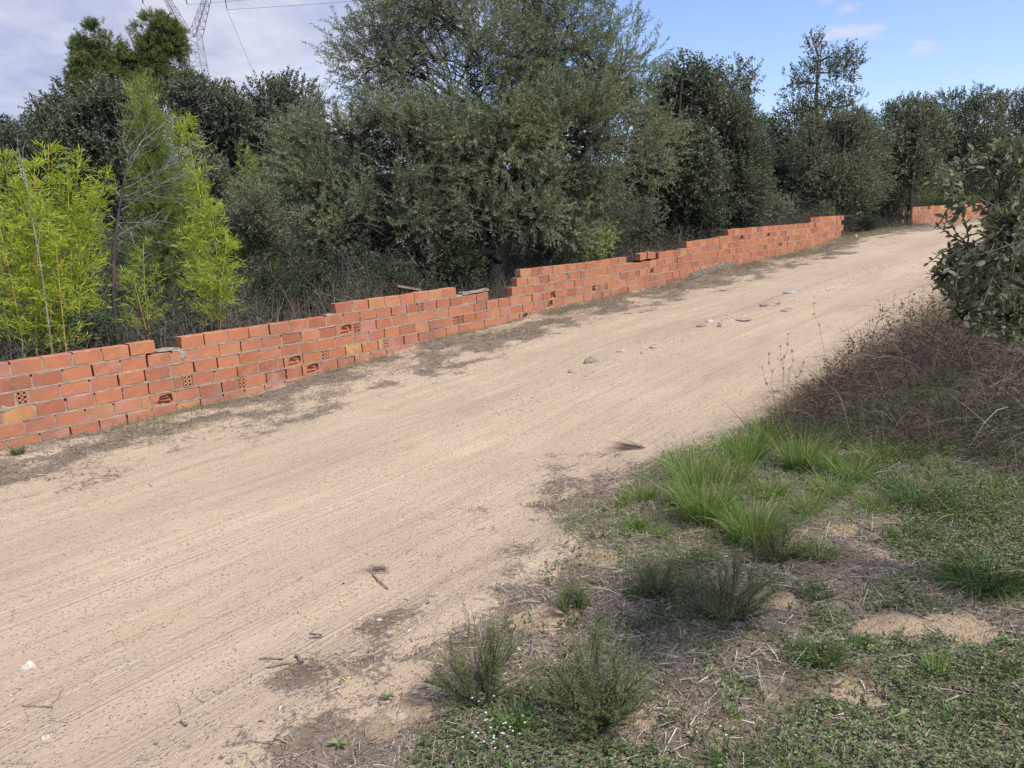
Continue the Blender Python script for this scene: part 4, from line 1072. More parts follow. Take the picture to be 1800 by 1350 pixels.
for u, x, y in ends:
    i = u * 7; a = pts[int(i)] * (1 - i % 1) + pts[min(int(i) + 1, 7)] * (i % 1)
    e = np.array(W(x, y, 8.0 + rng.normal() * .35))
    cv = curve_pts(a[None], e[None], 8, .10); tubes(g, cv, np.linspace(.0055, .0016, 8)[None], rng.random(), 4)
    nb = 9; st_ = cv[0][rng.integers(2, 8, nb)]
    dv = unit(e - a); en = st_ + (dv + rng.normal(size=(nb, 3)) * .45) * rng.uniform(.1, .35, (nb, 1))
    tubes(g, curve_pts(st_, en, 5, .12), np.linspace(.0028, .001, 5)[None], rng.random(nb), 3)
g.build('branch', MAT['bark_grey'], dead, smooth=True, offset=b)
# tall dry stalk inside the bamboo
g = Geo(); b = on_hill(85, 7.0); q = np.array([W(x, y, 6.95) for x, y in ((82, 560), (72, 470), (58, 390), (48, 330), (38, 290), (32, 262))]); q[0, 2] = b[2]
tubes(g, q[None], np.linspace(.006, .002, 6)[None], .7, 5)
for x, y in ((18, 250), (45, 245), (28, 300), (62, 345), (30, 235)):
    tubes(g, curve_pts(q[[rng.integers(3, 6)]], np.array([W(x, y, 6.95)]), 5, .1), np.linspace(.003, .001, 5)[None], .8, 3)
tag(g.build('dry_stalk', MAT['bark_grey']), 'pale dry forked stalk standing in front of the yellow bamboo', 'dry stalk')

g = Geo(); q = np.array([W(x, y, 22.0) for x, y in ((1478, 381), (1500, 379), (1515, 372), (1528, 362), (1540, 351))])
tubes(g, q[None], np.array([.018, .017, .015, .012, .008])[None], .9, 5)
q0 = q[0].copy(); o = g.build('dry_branch', MAT['bark_grey'], smooth=True, offset=q0); o.location = q0.tolist()
tag(o, 'pale bent dead branch above the gap at the end of the long wall', 'branch')
# shrubs along the back of the wall
def shrub(label, px, py_top, py_bot, Zd, wpx, lf, mat, n, gap=.38, name='shrub', base=None, group='shrubs along the wall', lobn=8):
    b = on_hill(px, Zd) if base is None else base
    k = Zd / F; top = max(rel(px, py_top, Zd, b)[2], .15); bot = rel(px, py_bot, Zd, b)[2]; w_ = wpx * k / 2
    lobs = []
    for i in range(lobn):
        a = i * 2.4; h = rng.uniform(.15, .85); r = w_ * .55 * (1 - .3 * h)
        lobs.append((math.cos(a) * r, math.sin(a) * r * .7, bot + (top - bot) * h, w_ * .45, w_ * .4, (top - bot) * .24))
    tr = [(0, 0, -.05, .02), (.02, 0, top * .4, .015), (0, .02, top * .8, .006)]
    return tree(name, label, 'shrub', b, tr, lobs, n, lf, (mat, 'bark'), group, sub=5, gap=gap, lim=.012, scale=2.5)
SM = dict(ln=.12, k=12, L=.024, W=.015, spread=.9, tw=.003, jit=.35)
shrub('small blue-green leafy shrub peeping over the wall below the yellow bamboo', 128, 552, 620, 7.35, 85, SM, 'bluegreen', 420)
shrub('pale bright green bush hanging over the wall right of the olive trunk', 1045, 398, 464, 13.28, 88, dict(ln=.16, k=12, L=.04, W=.022, spread=.9, tw=.003, jit=.35), 'palegreen', 420)
shrub('grey-green bush above the pale bush, under the right side of the olive', 1060, 355, 420, 14.0, 110, dict(ln=.2, k=14, L=.04, W=.018, spread=.9, tw=.003, jit=.35), 'oaklight', 520)
shrub('dull green bush right beside the olive trunk, just over the stepped wall', 955, 415, 490, 12.7, 110, SM, 'bluegreen', 700)
shrub('glossy dark shrub left of the olive trunk, rising to the trunk', 790, 425, 500, 11.6, 100, OAKL, 'shrub', 700)
shrub('dark leafy shrub in the shade under the olive, above the single tall brick step', 700, 440, 520, 10.9, 130, SM, 'shrub', 700)
shrub('dark shrub with a few yellow-green leaves just left of the first wall step', 555, 470, 550, 9.8, 90, SM, 'shrub', 600)
shrub('dark bush with fine leaves right of the single tall bamboo clump', 470, 430, 560, 9.3, 90, SM, 'shrub', 560)
shrub('dark green bush at the foot of the broad holm oak', 1240, 350, 412, 16.6, 100, OAKL, 'shrub', 500)
shrub('low bush behind the wall below the low dark oak', 1345, 345, 392, 19.0, 90, OAKL, 'oaklight', 450)
shrub('leafy sprig hanging over the right end of the long wall', 1448, 362, 402, 20.2, 34, dict(ln=.16, k=12, L=.05, W=.028, spread=.9, tw=.003, jit=.35), 'oaklight', 160)
shrub('green bush at the end of the long wall, in the gap', 1520, 385, 410, 22.0, 70, SM, 'bluegreen', 420)
shrub('dark shrub against the left end of the short far wall', 1560, 330, 400, 24.2, 60, OAKL, 'shrub', 420)
shrub('shady bush between the broad holm oak and the olive', 1125, 330, 430, 15.0, 90, SM, 'oaklight', 560)
# yellowish grass on the bank above the far wall
# undergrowth: dead stalks and dark leaves filling the shade behind the wall
def bend(P0, D, ln, k, sag):
    u = np.linspace(0, 1, k)[None, :, None]; ln = np.broadcast_to(ln, (len(P0),))
    P = P0[:, None] + D[:, None] * u * ln[:, None, None]
    P[..., 2] -= sag * (u[..., 0] ** 2) * ln[:, None] if np.ndim(sag) < 2 else (sag * (u[..., 0] ** 2) * ln[:, None])
    return P
g = Geo(); n = 26000
s = rng.uniform(-3, 27, n); t = -(.14 + rng.exponential(1.3, n))
P0 = G(s, t); keep = noise3(s * 1.2, t * 1.2, 0, 400) > .33; P0 = P0[keep]; n = len(P0)
tall = .25 + .6 * noise3(P0[:, 0] * .7, P0[:, 1] * .7, 0, 401)
D = unit(rng.normal(size=(n, 3)) * .5 + np.array([0, 0, 1.]))
ribbons(g, bend(P0, D, tall * rng.uniform(.4, 1.3, n), 4, .35), rng.uniform(.002, .005, n), np.clip(.04 + .8 * rng.random(n) ** 1.3, 0, 1))
tag(g.build('undergrowth', MAT['brush']), 'dry grey and brown stalks filling the shade behind the wall', None, None, 'stuff')
g = Geo(); n = 15000
s = rng.uniform(-3, 28, n); t = -(.6 + rng.exponential(2.4, n)); P0 = G(s, t)
keep = noise3(s * .6, t * .6, 0, 410) > .33; P0 = P0[keep]; n = len(P0)
P0[:, 2] += rng.random(n) ** 1.5 * (.35 + 1.0 * noise3(P0[:, 0] * .6, P0[:, 1] * .6, 0, 411)) * np.clip(-t[keep] * .7, .3, 1.4)
spray(g, P0, unit(rng.normal(size=(n, 3)) * .7 + np.array([0, 0, .6])), .16, 9, .045, .022, .9, 0, None, (g, .003))
tag(g.build('undergrowth', MAT['shrub']), 'dark green undergrowth between the trees behind the wall', None, None, 'stuff')
g = Geo(); n = 9000
s = rng.uniform(-.5, 6.5, n); t = -(.5 + 2.6 * rng.random(n)); P0 = G(s, t); keep = noise3(s * .9, t * .9, 0, 430) > .42; P0 = P0[keep]; n = len(P0)
hh = .3 + 1.0 * noise3(P0[:, 0] * .8, P0[:, 1] * .8, 0, 431); P0[:, 2] += hh * rng.random(n) * .75
D = unit(rng.normal(size=(n, 3)) * .7 + np.array([0, 0, .6]))
ribbons(g, bend(P0, D, rng.uniform(.15, .5, n), 5, .2), rng.uniform(.0014, .003, n), .3 + .6 * rng.random(n))
tag(g.build('undergrowth', MAT['brush']), 'grey bare twigs of dead shrubs behind the bamboo', None, None, 'stuff')
# far wood that closes the view between the nearer trees
g = Geo(); n = 9000
s = rng.uniform(-35, 75, n); t = -rng.uniform(16, 40, n); P0 = G(s, t)
P0[:, 2] += rng.random(n) * (1.6 + 3.2 * noise3(s * .22, t * .22, 0, 420))
spray(g, P0, unit(rng.normal(size=(n, 3)) + np.array([0, 0, .4])), .5, 10, .16, .09, 1.0)
tag(g.build('distant_woods', MAT['oak']), 'dark wood beyond the nearer trees', None, None, 'stuff')

# ------------------------------------------------------------------ pylon and cables
PZ = 115.0
pb = on_hill(345, PZ)
def PW(x, y, dz=0): return np.array(W(x, y, PZ + dz))
root = empty('electricity_pylon', pb, 'tall lattice electricity pylon rising behind the tall pines', 'pylon')
wa = PW(337, 62); hw = 13 * PZ / F; hb = 27 * PZ / F
axx = np.array([1, .0, 0]); up = np.array([0, 0, 1.])
foot_z = pb[2]; wz = wa[2]; cxp = wa[0]; cyp = wa[1]
def bar(g, a, b_, r): tubes(g, np.array([[a, b_]]), np.array([[r, r]]), .5, 4)
corners = [(-1, -1), (1, -1), (1, 1), (-1, 1)]
nlev = 9
def cor(u, i):    # u 0 at the foot, 1 at the waist
    h = hb * (1 - u) + hw * u
    return np.array([cxp + corners[i][0] * h, cyp + corners[i][1] * h, foot_z + (wz - foot_z) * u])
for i in range(4):
    g = Geo(); bar(g, cor(-.02, i), cor(1, i), .065); g.build('leg', MAT['steel'], root, offset=pb)
g = Geo(); lv = 1 - (1 - np.linspace(0, 1, nlev)) ** 1.25
for j in range(nlev - 1):
    for i in range(4):
        k = (i + 1) % 4
        bar(g, cor(lv[j], i), cor(lv[j + 1], k), .034); bar(g, cor(lv[j], k), cor(lv[j + 1], i), .034); bar(g, cor(lv[j + 1], i), cor(lv[j + 1], k), .034)
g.build('bracing', MAT['steel'], root, offset=pb)
# the two spreading arms and the cross beam above the frame
htop = wz + (62 + 22) * PZ / F
for sgn in (-1, 1):
    g = Geo(); nl = 7
    def arm(u, i):
        c0 = np.array([cxp + sgn * hw * .55, cyp, wz]); c1 = np.array([cxp + sgn * hw * 3.5, cyp, htop])
        c = c0 * (1 - u) + c1 * u; h = hw * (.55 * (1 - u) + .22 * u)
        return c + np.array([corners[i][0] * h, corners[i][1] * hw * (1 - u * .6), 0])
    for i in range(4): bar(g, arm(0, i), arm(1, i), .06)
    for j in range(nl):
        for i in range(4):
            k = (i + 1) % 4
            bar(g, arm(j / nl, i), arm((j + 1) / nl, k), .04); bar(g, arm((j + 1) / nl, i), arm((j + 1) / nl, k), .04)
    g.build('arm', MAT['steel'], root, offset=pb)
g = Geo(); W_ = hw * 7.5
for dz in (0, 1.6):
    for dy in (-.7, .7): bar(g, np.array([cxp - W_ * (1 - dz * .12), cyp + dy, htop + dz]), np.array([cxp + W_ * (1 - dz * .12), cyp + dy, htop + dz]), .08)
for q in np.linspace(-1, 1, 15):
    for dy in (-.7, .7): bar(g, np.array([cxp + W_ * q, cyp + dy, htop]), np.array([cxp + W_ * (q + .07) * .9, cyp + dy, htop + 1.6]), .04)
g.build('cross_beam', MAT['steel'], root, offset=pb)
hang = []
for q, x, y in ((-1, 252, 6), (0, 329, 8), (1, 399, 17)):
    g = Geo(); a = np.array([cxp + (x - 337) * PZ / F, cyp, htop]); e = PW(x, y); a[0] = e[0]
    for k in range(14):
        c = a * (1 - k / 14) + e * (k / 14)
        tubes(g, np.array([[c, c - up * .12]]), np.array([[.13, .05]]), .5, 8)
    bar(g, a, e, .03); g.build('insulator', MAT['glassins'], root, smooth=True, offset=pb); hang.append(e)
def cable(a, b_, sag, label):
    g = Geo(); u = np.linspace(0, 1, 40)[:, None]
    p = a * (1 - u) + b_ * u; p[:, 2] -= sag * 4 * (u * (1 - u))[:, 0]
    tubes(g, p[None], np.full((1, 40), .026), .5, 4)
    tag(g.build('power_line', MAT['cable']), label, 'power line', 'cables of the pylon')
toR = np.array([210., -25., 22.])
cable(hang[1], hang[1] + toR, 6, 'upper cable running right from the pylon across the cloudy sky')
cable(hang[2], hang[2] + toR + np.array([0, 0, -3.]), 6, 'lower cable running right from the pylon across the cloudy sky')
away = np.array([-30., 190., -14.])
cable(hang[0], hang[0] + away, 8, 'thin cable running away left of the pylon, down to the pine tops')
cable(hang[2], hang[2] + away, 8, 'thin cable running away right of the pylon, down behind the trees')

# ------------------------------------------------------------------ near holm oak reaching in from the right
base = G(*[float(a[0]) for a in ST(2.45, 2.55)])
oak = empty('holm_oak', base, 'near holm oak with dark leathery leaves reaching in over the right edge', 'tree')
def xl(y): return np.interp(y, [236, 250, 275, 300, 330, 350, 395, 420, 450, 485, 505, 535, 560, 580, 605], [1775, 1752, 1712, 1650, 1628, 1690, 1672, 1640, 1678, 1622, 1655, 1705, 1682, 1650, 1770])
nt = 1080
yy = rng.uniform(246, 600, nt); uu = rng.random(nt) ** 1.0
lx = xl(yy) + rng.normal(size=nt) * 14; tipx = lx + uu * (1835 - lx)
keep = (noise3(tipx / 55., yy / 38., 0, 780) + (tipx - 1700) * .0012 > .42) & ~((yy > 545) & (tipx < 1760) & (rng.random(nt) < .75)); yy = yy[keep]; tipx = tipx[keep]; nt = len(yy)
tZ = 2.3 + rng.normal(size=nt) * .2
tips = W(tipx, yy, tZ)
# boughs
bg_ = Geo()
tpts = np.array([base + [0, 0, -.1], base + [.04, -.02, .5], base + [.0, .02, 1.0], base + [-.06, .03, 1.6], base + [-.02, .0, 2.3]])
tubes(bg_, tpts[None], np.array([[.07, .055, .045, .035, .02]]), .4, 8)
bg_.build('trunk', MAT['bark'], oak, smooth=True, offset=base)
bg_ = Geo()
bends = [(1690, 300, 2.75), (1770, 265, 2.9), (1700, 345, 2.6), (1700, 430, 2.8), (1665, 478, 2.7), (1720, 520, 2.95), (1690, 560, 2.65), (1780, 400, 2.5), (1790, 330, 3.05), (1790, 480, 3.0)]
bough = []
for i, (x, y, zd) in enumerate(bends):
    e = np.array(W(x, y, zd - .45)); a = tpts[2] * .5 + tpts[1] * .5 if y > 420 else (tpts[3] if y < 310 else tpts[2] * .5 + tpts[3] * .5)
    cv = curve_pts(a[None], e[None], 12, .07); tubes(bg_, cv, np.linspace(.016, .003, 12)[None], rng.random(), 6); bough.append(cv[0])
BP = np.concatenate([q[4:] for q in bough])
leafP, leafD, leafN = [], [], []
camv = unit(np.array([.25, -.6, .75]))
for i in range(nt):
    tp = tips[i]; dd = np.linalg.norm(BP - tp, axis=1); dd[BP[:, 0] < tp[0] - .02] += .6
    j = dd.argmin(); a = BP[j]
    L0 = np.linalg.norm(tp - a)
    if L0 > .4: a = tp + (a - tp) * .4 / L0
    cv = curve_pts(a[None], tp[None], 6, .08); tubes(bg_, cv, np.linspace(.0032, .0012, 6)[None], rng.random(), 4)
    k = rng.integers(6, 10); us = np.linspace(.3, 1, k)
    D0 = unit(tp - a); sd = perp(D0[None])[0]; sd2 = np.cross(D0, sd)
    for q, u in enumerate(us):
        ii = u * 5; pt = cv[0][min(int(ii), 4)] * (1 - (ii - min(int(ii), 4))) + cv[0][min(int(ii) + 1, 5)] * (ii - min(int(ii), 4))
        ph = q * 2.4 + rng.normal() * .3; sp_ = .95 if u < .95 else .25
        leafP.append(pt); leafD.append(unit(D0 * math.cos(sp_) + (sd * math.cos(ph) + sd2 * math.sin(ph)) * math.sin(sp_) + rng.normal(size=3) * .15 + np.array([0, 0, .18])))
bg_.build('branch', MAT['bark'], oak, smooth=True, offset=base)
leafP = np.array(leafP); leafD = np.array(leafD); nl = len(leafP)
def oak_leaf(nm):
    """leathery oval leaf along +x, folded and curled, unit length"""
    u = np.array([0, .15, .38, .65, .88, 1.0]); hw_ = np.array([.02, .16, .23, .21, .11, .0]) * rng.uniform(.85, 1.1)
    cz = -.10 * u ** 2 * rng.uniform(.2, 2.2); f = rng.uniform(.15, .45)
    V = []
    for a, h, z in zip(u, hw_, cz): V += [(a, -h, z + h * f), (a, 0, z), (a, h, z + h * f)]
    V = np.array(V); V[:, 1:] += rng.normal(size=(len(V), 2)) * .012
    Fc = [(i * 3 + j, (i + 1) * 3 + j, (i + 1) * 3 + j + 1, i * 3 + j + 1) for i in range(5) for j in range(2)]
    return V, np.array(Fc)
LV = []
for k in range(10):
    V, Fc = oak_leaf('leaf'); g = Geo(); r = rng.random() * .95; g.add(V, Fc, r); LV.append((V, Fc, r, g.build('leaf', MAT['oaknear'], smooth=True, only_mesh=True)))
Nl = unit(rng.normal(size=(nl, 3)) * .65 + np.array([0.1, -.25, 1.0]))
Yl = unit(np.cross(Nl, leafD)); Zl = np.cross(leafD, Yl)
size = rng.uniform(.016, .029, nl)
# the leaves that show largest are single parts
inv = leafP - EYE; depth = inv @ np.array(fwd); scr = 900 + F * (inv @ np.array(cam_r)) / depth
order = np.argsort(np.where(scr < 1800, -size / depth, 9))
gl = Geo()
for rank, i in enumerate(order):
    V, Fc, r, me = LV[rng.integers(10)]
    A = np.stack([leafD[i], Yl[i], Zl[i]], 1) * size[i]
    if rank < 300:
        o = bpy.data.objects.new('leaf', me); COL.objects.link(o); o.parent = oak
        mt = Matrix(A.tolist()).to_4x4(); mt.translation = Vector((leafP[i] - base).tolist()); o.matrix_local = mt
    else: gl.add(V @ A.T + leafP[i], Fc, min(1, r + rng.random() * .1))
o = gl.build('leaves', MAT['oaknear'], oak, smooth=True, offset=base); o['kind'] = 'stuff'

# ------------------------------------------------------------------ near bank: brush, grass, shrubs, litter
def brush_h(s, t):
    """height of the dead brush over the bank"""
    e = t - edge_r(s) - .42 - .3 * (fbm(s * 1.5, t * 1.5, 500) - .5)
    near = sst(2.7, 3.7, s + .12 * (t - 6) + .8 * (fbm(s * 2, t * 2, 503) - .5))
    return sst(-.1, .8, e) * near * (.64 + .25 * sst(4, 8, s) + .7 * (fbm(s * .9, t * .9, 505) - .5))
g = Geo(); n = 100000
s = 1.8 + 13 * rng.random(n) ** 1.5; t = edge_r(s) + rng.uniform(-.1, 4.2, n)
hh = brush_h(s, t); k = hh > .04; s, t, hh = s[k], t[k], hh[k]; n = len(s)
P0 = G(s, t); P0[:, 2] += hh * rng.random(n) ** .7 * .8
D = unit(rng.normal(size=(n, 3)) * np.array([1, 1, .6]) + np.array([-.2, .1, .6]))
ribbons(g, bend(P0, D, rng.uniform(.12, .5, n), 4, rng.uniform(.1, 1.0, n)[:, None]), rng.uniform(.0016, .0042, n), np.clip(.06 + .22 * sst(4.5, 7.5, s) + .5 * rng.random(n) ** 1.6 + .45 * (noise3(P0[:, 0] * 2, P0[:, 1] * 2, 0, 510) > .55) * rng.random(n), 0, 1))
tag(g.build('dry_undergrowth', MAT['brush']), 'tangle of dead brown brush on the right bank', None, None, 'stuff')
g = Geo(); n = 8000
s = rng.uniform(2, 14, n); t = edge_r(s) + rng.uniform(-.1, 4, n); hh = brush_h(s, t); k = hh > .06; s, t, hh = s[k], t[k], hh[k]; n = len(s)
P0 = G(s, t); P0[:, 2] += hh * rng.uniform(.4, 1.0, n)
spray(g, P0, unit(rng.normal(size=(n, 3)) * .6 + np.array([0, 0, .8])), .13, 9, .019, .011, .9, 0, np.where(noise3(s * 1.5, t * 1.5, 0, 520) > .52, .98, rng.random(n) * .75), (g, .002))
tag(g.build('undergrowth', MAT['rust']), 'small rust-brown leaves among the dead brush on the right bank', None, None, 'stuff')
# pale stalks lying over the brush
g = Geo(); n = 2200
s = rng.uniform(2.5, 13, n); t = edge_r(s) + rng.uniform(.0, 3.8, n); hh = brush_h(s, t); k = hh > .08; s, t, hh = s[k], t[k], hh[k]; n = len(s)
P0 = G(s, t); P0[:, 2] += hh * 1.0
D = unit(rng.normal(size=(n, 3)) * np.array([1, 1, .3]) + np.array([0, 0, .7]))
ribbons(g, bend(P0, D, rng.uniform(.15, .6, n), 6, rng.uniform(.2, .8, n)[:, None]), rng.uniform(.0018, .0034, n), .35 + .6 * rng.random(n))
tag(g.build('dry_undergrowth', MAT['straw']), 'pale dry stalks arching over the dead brush', None, None, 'stuff')

# dry grass along the front edge of the bank and the yellowish grass above the far wall
g = Geo(); n = 26000
s = rng.uniform(3.8, 15, n); t = edge_r(s) + .35 + np.abs(rng.normal(size=n)) * (.35 + 1.1 * sst(4.2, 6.5, s)); k = fbm(s * 1.1, t * 1.1, 515) > .44; s, t = s[k], t[k]; n = len(s); P0 = G(s, t); P0[:, 2] += brush_h(s, t) * .55
D = unit(rng.normal(size=(n, 3)) * .4 + np.array([-.15, .1, 1]))
ribbons(g, bend(P0, D, rng.uniform(.12, .45, n), 5, rng.uniform(.1, .8, n)[:, None]), rng.uniform(.0018, .0036, n), np.clip(rng.random(n) ** 1.4, 0, 1))
tag(g.build('dry_grass', MAT['straw']), 'dry straw-coloured grass along the edge of the right bank', None, None, 'stuff')
g = Geo(); n = 9000
s = rng.uniform(24, 38, n); t = -rng.uniform(1.2, 6, n); P0 = G(s, t)
D = unit(rng.normal(size=(n, 3)) * .35 + np.array([0, .1, 1]))
ribbons(g, bend(P0, D, rng.uniform(.3, .8, n), 4, .3), .012, np.clip(rng.random(n), 0, 1))
tag(g.build('grass', MAT['broom']), 'yellowish grass growing on the bank above the far wall', None, None, 'stuff')

# grass tussocks
def tussock(label, px, py, rpx, hpx, mat='grass', nb=420, arch=.55, dry=.0, wide=.0029, name='grass_tussock'):
    nb = int(nb * 1.2); rpx *= 1.05; dry = dry + .05; hpx *= .9
    b = hit(px, py); Zd = float((b - EYE) @ np.array(fwd)); k = Zd / F
    r = rpx * k; h = hpx * k
    g = Geo(); a = rng.uniform(0, 2 * PI, nb); q = rng.random(nb) ** .6 * r * .38
    P0 = b + np.stack([np.cos(a) * q, np.sin(a) * q, np.full(nb, -.01)], 1)
    lean = rng.random(nb) ** .7 * np.clip(r / max(h, .01), .35, 2.2)
    a2 = a + rng.normal(size=nb) * .5
    D = unit(np.stack([np.cos(a2) * lean, np.sin(a2) * lean, np.ones(nb)], 1))
    ln = h * 1.2 * rng.uniform(.35, 1.12, nb) * np.sqrt(1 + lean ** 2) * .9
    rnd = np.clip(rng.random(nb) * .86 + (rng.random(nb) < dry) * 1.0, 0, 1)
    ribbons(g, bend(P0, D, ln, 6, arch * rng.uniform(.1, 1.15, nb)[:, None]), wide * rng.uniform(.7, 1.5, nb), rnd)
    o = g.build(name, MAT[mat], offset=b); o.location = b.tolist()
    return tag(o, label, 'grass tuft', 'grass tussocks on the near bank')
tus = [('tallest bright green tussock, nearest the road in the middle of the tuft row', 1240, 915, 80, 142, 'grass', 760, .5, .06),
       ('green tussock with blue-grey tips directly behind the tallest one', 1222, 845, 78, 95, 'grass', 620, .5, .14),
       ('fresh green tussock touching the right side of the tallest one', 1290, 850, 50, 95, 'grass', 450, .5, .10),
       ('dense dark-based tussock up the row beside the road edge', 1312, 812, 60, 95, 'grass', 700, .5, .04),
       ('yellow-green tussock at the upper end of the row, below the dry one', 1350, 778, 55, 80, 'grass', 560, .5, .08),
       ('bright tussock with spreading tips on the right flank of the row', 1405, 825, 60, 105, 'grass', 560, .5, .08),
       ('brown dry-tipped tussock at the top of the row by the brush', 1378, 745, 42, 75, 'straw', 420, .5, .3),
       ('wide yellow-green tussock front right of the tallest one', 1325, 950, 85, 125, 'grass', 800, .6, .06),
       ('small bright green tuft alone on the litter left of the row', 1122, 930, 28, 38, 'grass', 260, .5, 0.),
       ('tiny green tuft just right of the small bright one', 1163, 945, 22, 30, 'grass', 160, .5, .05),
       ('dull green seedy tuft by the road edge left of the row', 1132, 878, 38, 50, 'grass', 320, .5, .25),
       ('low tuft at the very edge of the road left of the seedy one', 1096, 888, 24, 36, 'grass', 160, .5, .2),
       ('light green tuft with pale arching blades right of the wide one', 1415, 900, 60, 75, 'grass', 360, .8, .12),
       ('loose green tuft in the middle of the grassy slope', 1465, 868, 58, 70, 'grass', 360, .7, .1),
       ('green tuft at the foot of the dead brush', 1500, 842, 62, 70, 'grass', 420, .6, .05),
       ('dark green tuft with a few wide pale blades under the brush', 1590, 800, 70, 60, 'grassdark', 260, .8, .08),
       ('broad dark green arching tuft below the brush', 1615, 880, 95, 75, 'grassdark', 520, 1.0, .05),
       ('big dark green drooping tuft near the right edge', 1725, 1030, 110, 95, 'grassdark', 700, 1.1, .05),
       ('grey-green tuft with fine leaves above the drooping one', 1600, 950, 60, 55, 'grassdark', 300, .8, .1),
       ('compact deep green clump of short broad blades in the lower right', 1442, 1160, 62, 72, 'grassdark', 420, .8, .02),
       ('small upright green tuft right of the compact clump', 1510, 1140, 26, 45, 'grassdark', 110, .5, .08),
       ('light green lanky tuft with a single tall seed stalk', 1648, 1190, 34, 95, 'grass', 90, .5, .1),
       ('pale yellow-green tuft spread flat below the compact clump', 1308, 1195, 50, 28, 'grass', 180, .9, .1),
       ('small green tuft right of the orange bare patch', 1288, 1258, 24, 42, 'grass', 90, .6, .05),
       ('light green tuft left of the large fine-leaved bush at the bottom', 905, 1275, 48, 52, 'grass', 300, .6, .02),
       ('loose tuft between the wide tussock and the middle shrub', 1440, 975, 60, 55, 'grass', 240, .8, .1),
       ('blue-green tuft of stiff blades at the bottom edge', 1290, 1345, 70, 60, 'grassdark', 200, .6, .05),
       ('bright tuft at the bottom edge right of the blue-green one', 1400, 1345, 80, 50, 'grass', 260, .7, .05),
       ('thin green tuft standing at the left foot of the upper slope shrub', 1118, 1050, 34, 40, 'grassdark', 140, .6, .05),
       ('pale thin tuft on the road edge above the litter', 940, 915, 14, 14, 'grass', 60, .7, .2),
       ('green weed tuft at the foot of the wall at the left edge', 32, 800, 20, 34, 'broom', 200, .5, 0.)]
tus += [('short green tuft at the left foot of the tallest tussock', 1195, 885, 48, 75, 'grass', 360, .6, .1),
        ('small leaning tuft between the tallest tussock and the wide one', 1278, 905, 45, 62, 'grass', 260, .8, .1),
        ('loose bright tuft behind the wide yellow-green one', 1352, 872, 52, 70, 'grass', 300, .7, .1),
        ('thin pale tuft at the right end of the tussock row', 1448, 822, 58, 72, 'grass', 320, .7, .12),
        ('dark low tuft against the brush, right of the row', 1478, 782, 55, 62, 'grassdark', 320, .7, .1),
        ('feathery tuft under the brush left of the pale-bladed one', 1540, 808, 55, 62, 'grass', 280, .8, .12),
        ('scrubby tuft on the slope above the grey-green one', 1540, 890, 52, 55, 'grass', 240, .9, .12),
        ('low arching tuft near the right edge under the brush', 1700, 905, 80, 60, 'grassdark', 320, 1.0, .1),
        ('thin tuft in the litter right of the middle bush', 1440, 1050, 40, 40, 'grassdark', 140, .8, .1),
        ('sparse tuft right of the light green lanky one', 1745, 1185, 60, 60, 'grassdark', 200, .8, .1),
        ('scrubby light tuft at the lower right edge', 1690, 1290, 70, 55, 'grass', 200, .9, .1)]
for q in tus: tussock(*q)
# fine-leaved bushes of the near bank
def broom(label, px, py, wpx, hpx, n=70, tone=0.):
    b = hit(px, py); Zd = float((b - EYE) @ np.array(fwd)); k = Zd / F; r = wpx * k / 2; h = hpx * k
    n = int(n * .72)
    root = empty('broom_bush', b, label, 'bush', 'fine-leaved bushes on the near bank')
    g = Geo(); gs = Geo(); a = rng.uniform(0, 2 * PI, n); lean = rng.random(n) ** .45 * 1.15
    tip = b + np.stack([np.cos(a) * lean * r, np.sin(a) * lean * r, h * (1.05 - .55 * lean ** 2) * rng.uniform(.45, 1.15, n)], 1)
    st_ = b + np.stack([np.cos(a) * .03, np.sin(a) * .03, np.full(n, -.01)], 1)
    cv = curve_pts(st_, tip, 7, .06)
    tubes(gs, cv, np.linspace(.0028, .001, 7)[None], rng.random(n), 3)
    for seg in range(1, 7):
        p = cv[:, seg]; d = unit(cv[:, seg] - cv[:, seg - 1])
        for rep in range(3):
            D = unit(d + randu(n) * .55 + np.array([0, 0, .3])); u = rng.random((n, 1))
            spray(g, p * (1 - u) + cv[:, seg - 1] * u, D, .065 * rng.uniform(.5, 1.4, n), 9, .011, .0028, .8, 0, np.clip(rng.random(n) * .8 + tone + .12 * (seg > 4), 0, 1), (gs, .0012))
    gs.build('stem', MAT['bark'], root, offset=b); o = g.build('foliage', MAT['broom'], root, offset=b); o['kind'] = 'stuff'
broom('open fine-leaved bush leaning left at the road edge near the bottom', 845, 1230, 175, 150, 62)
broom('largest fine-leaved bush at the bottom, right of the open one', 1050, 1260, 215, 165, 105, .08)
broom('dark loose fine-leaved bush in the middle of the slope', 1280, 1085, 160, 118, 60, .08)
broom('small upright dark sprig left of the middle bush', 1157, 1045, 60, 62, 26, .05)
broom('low dark fine-leaved bush below the wide tussock', 1362, 985, 95, 62, 40, .05)
broom('small dark sprig on the bare patch below the middle bush', 1010, 1078, 60, 42, 22, .05)
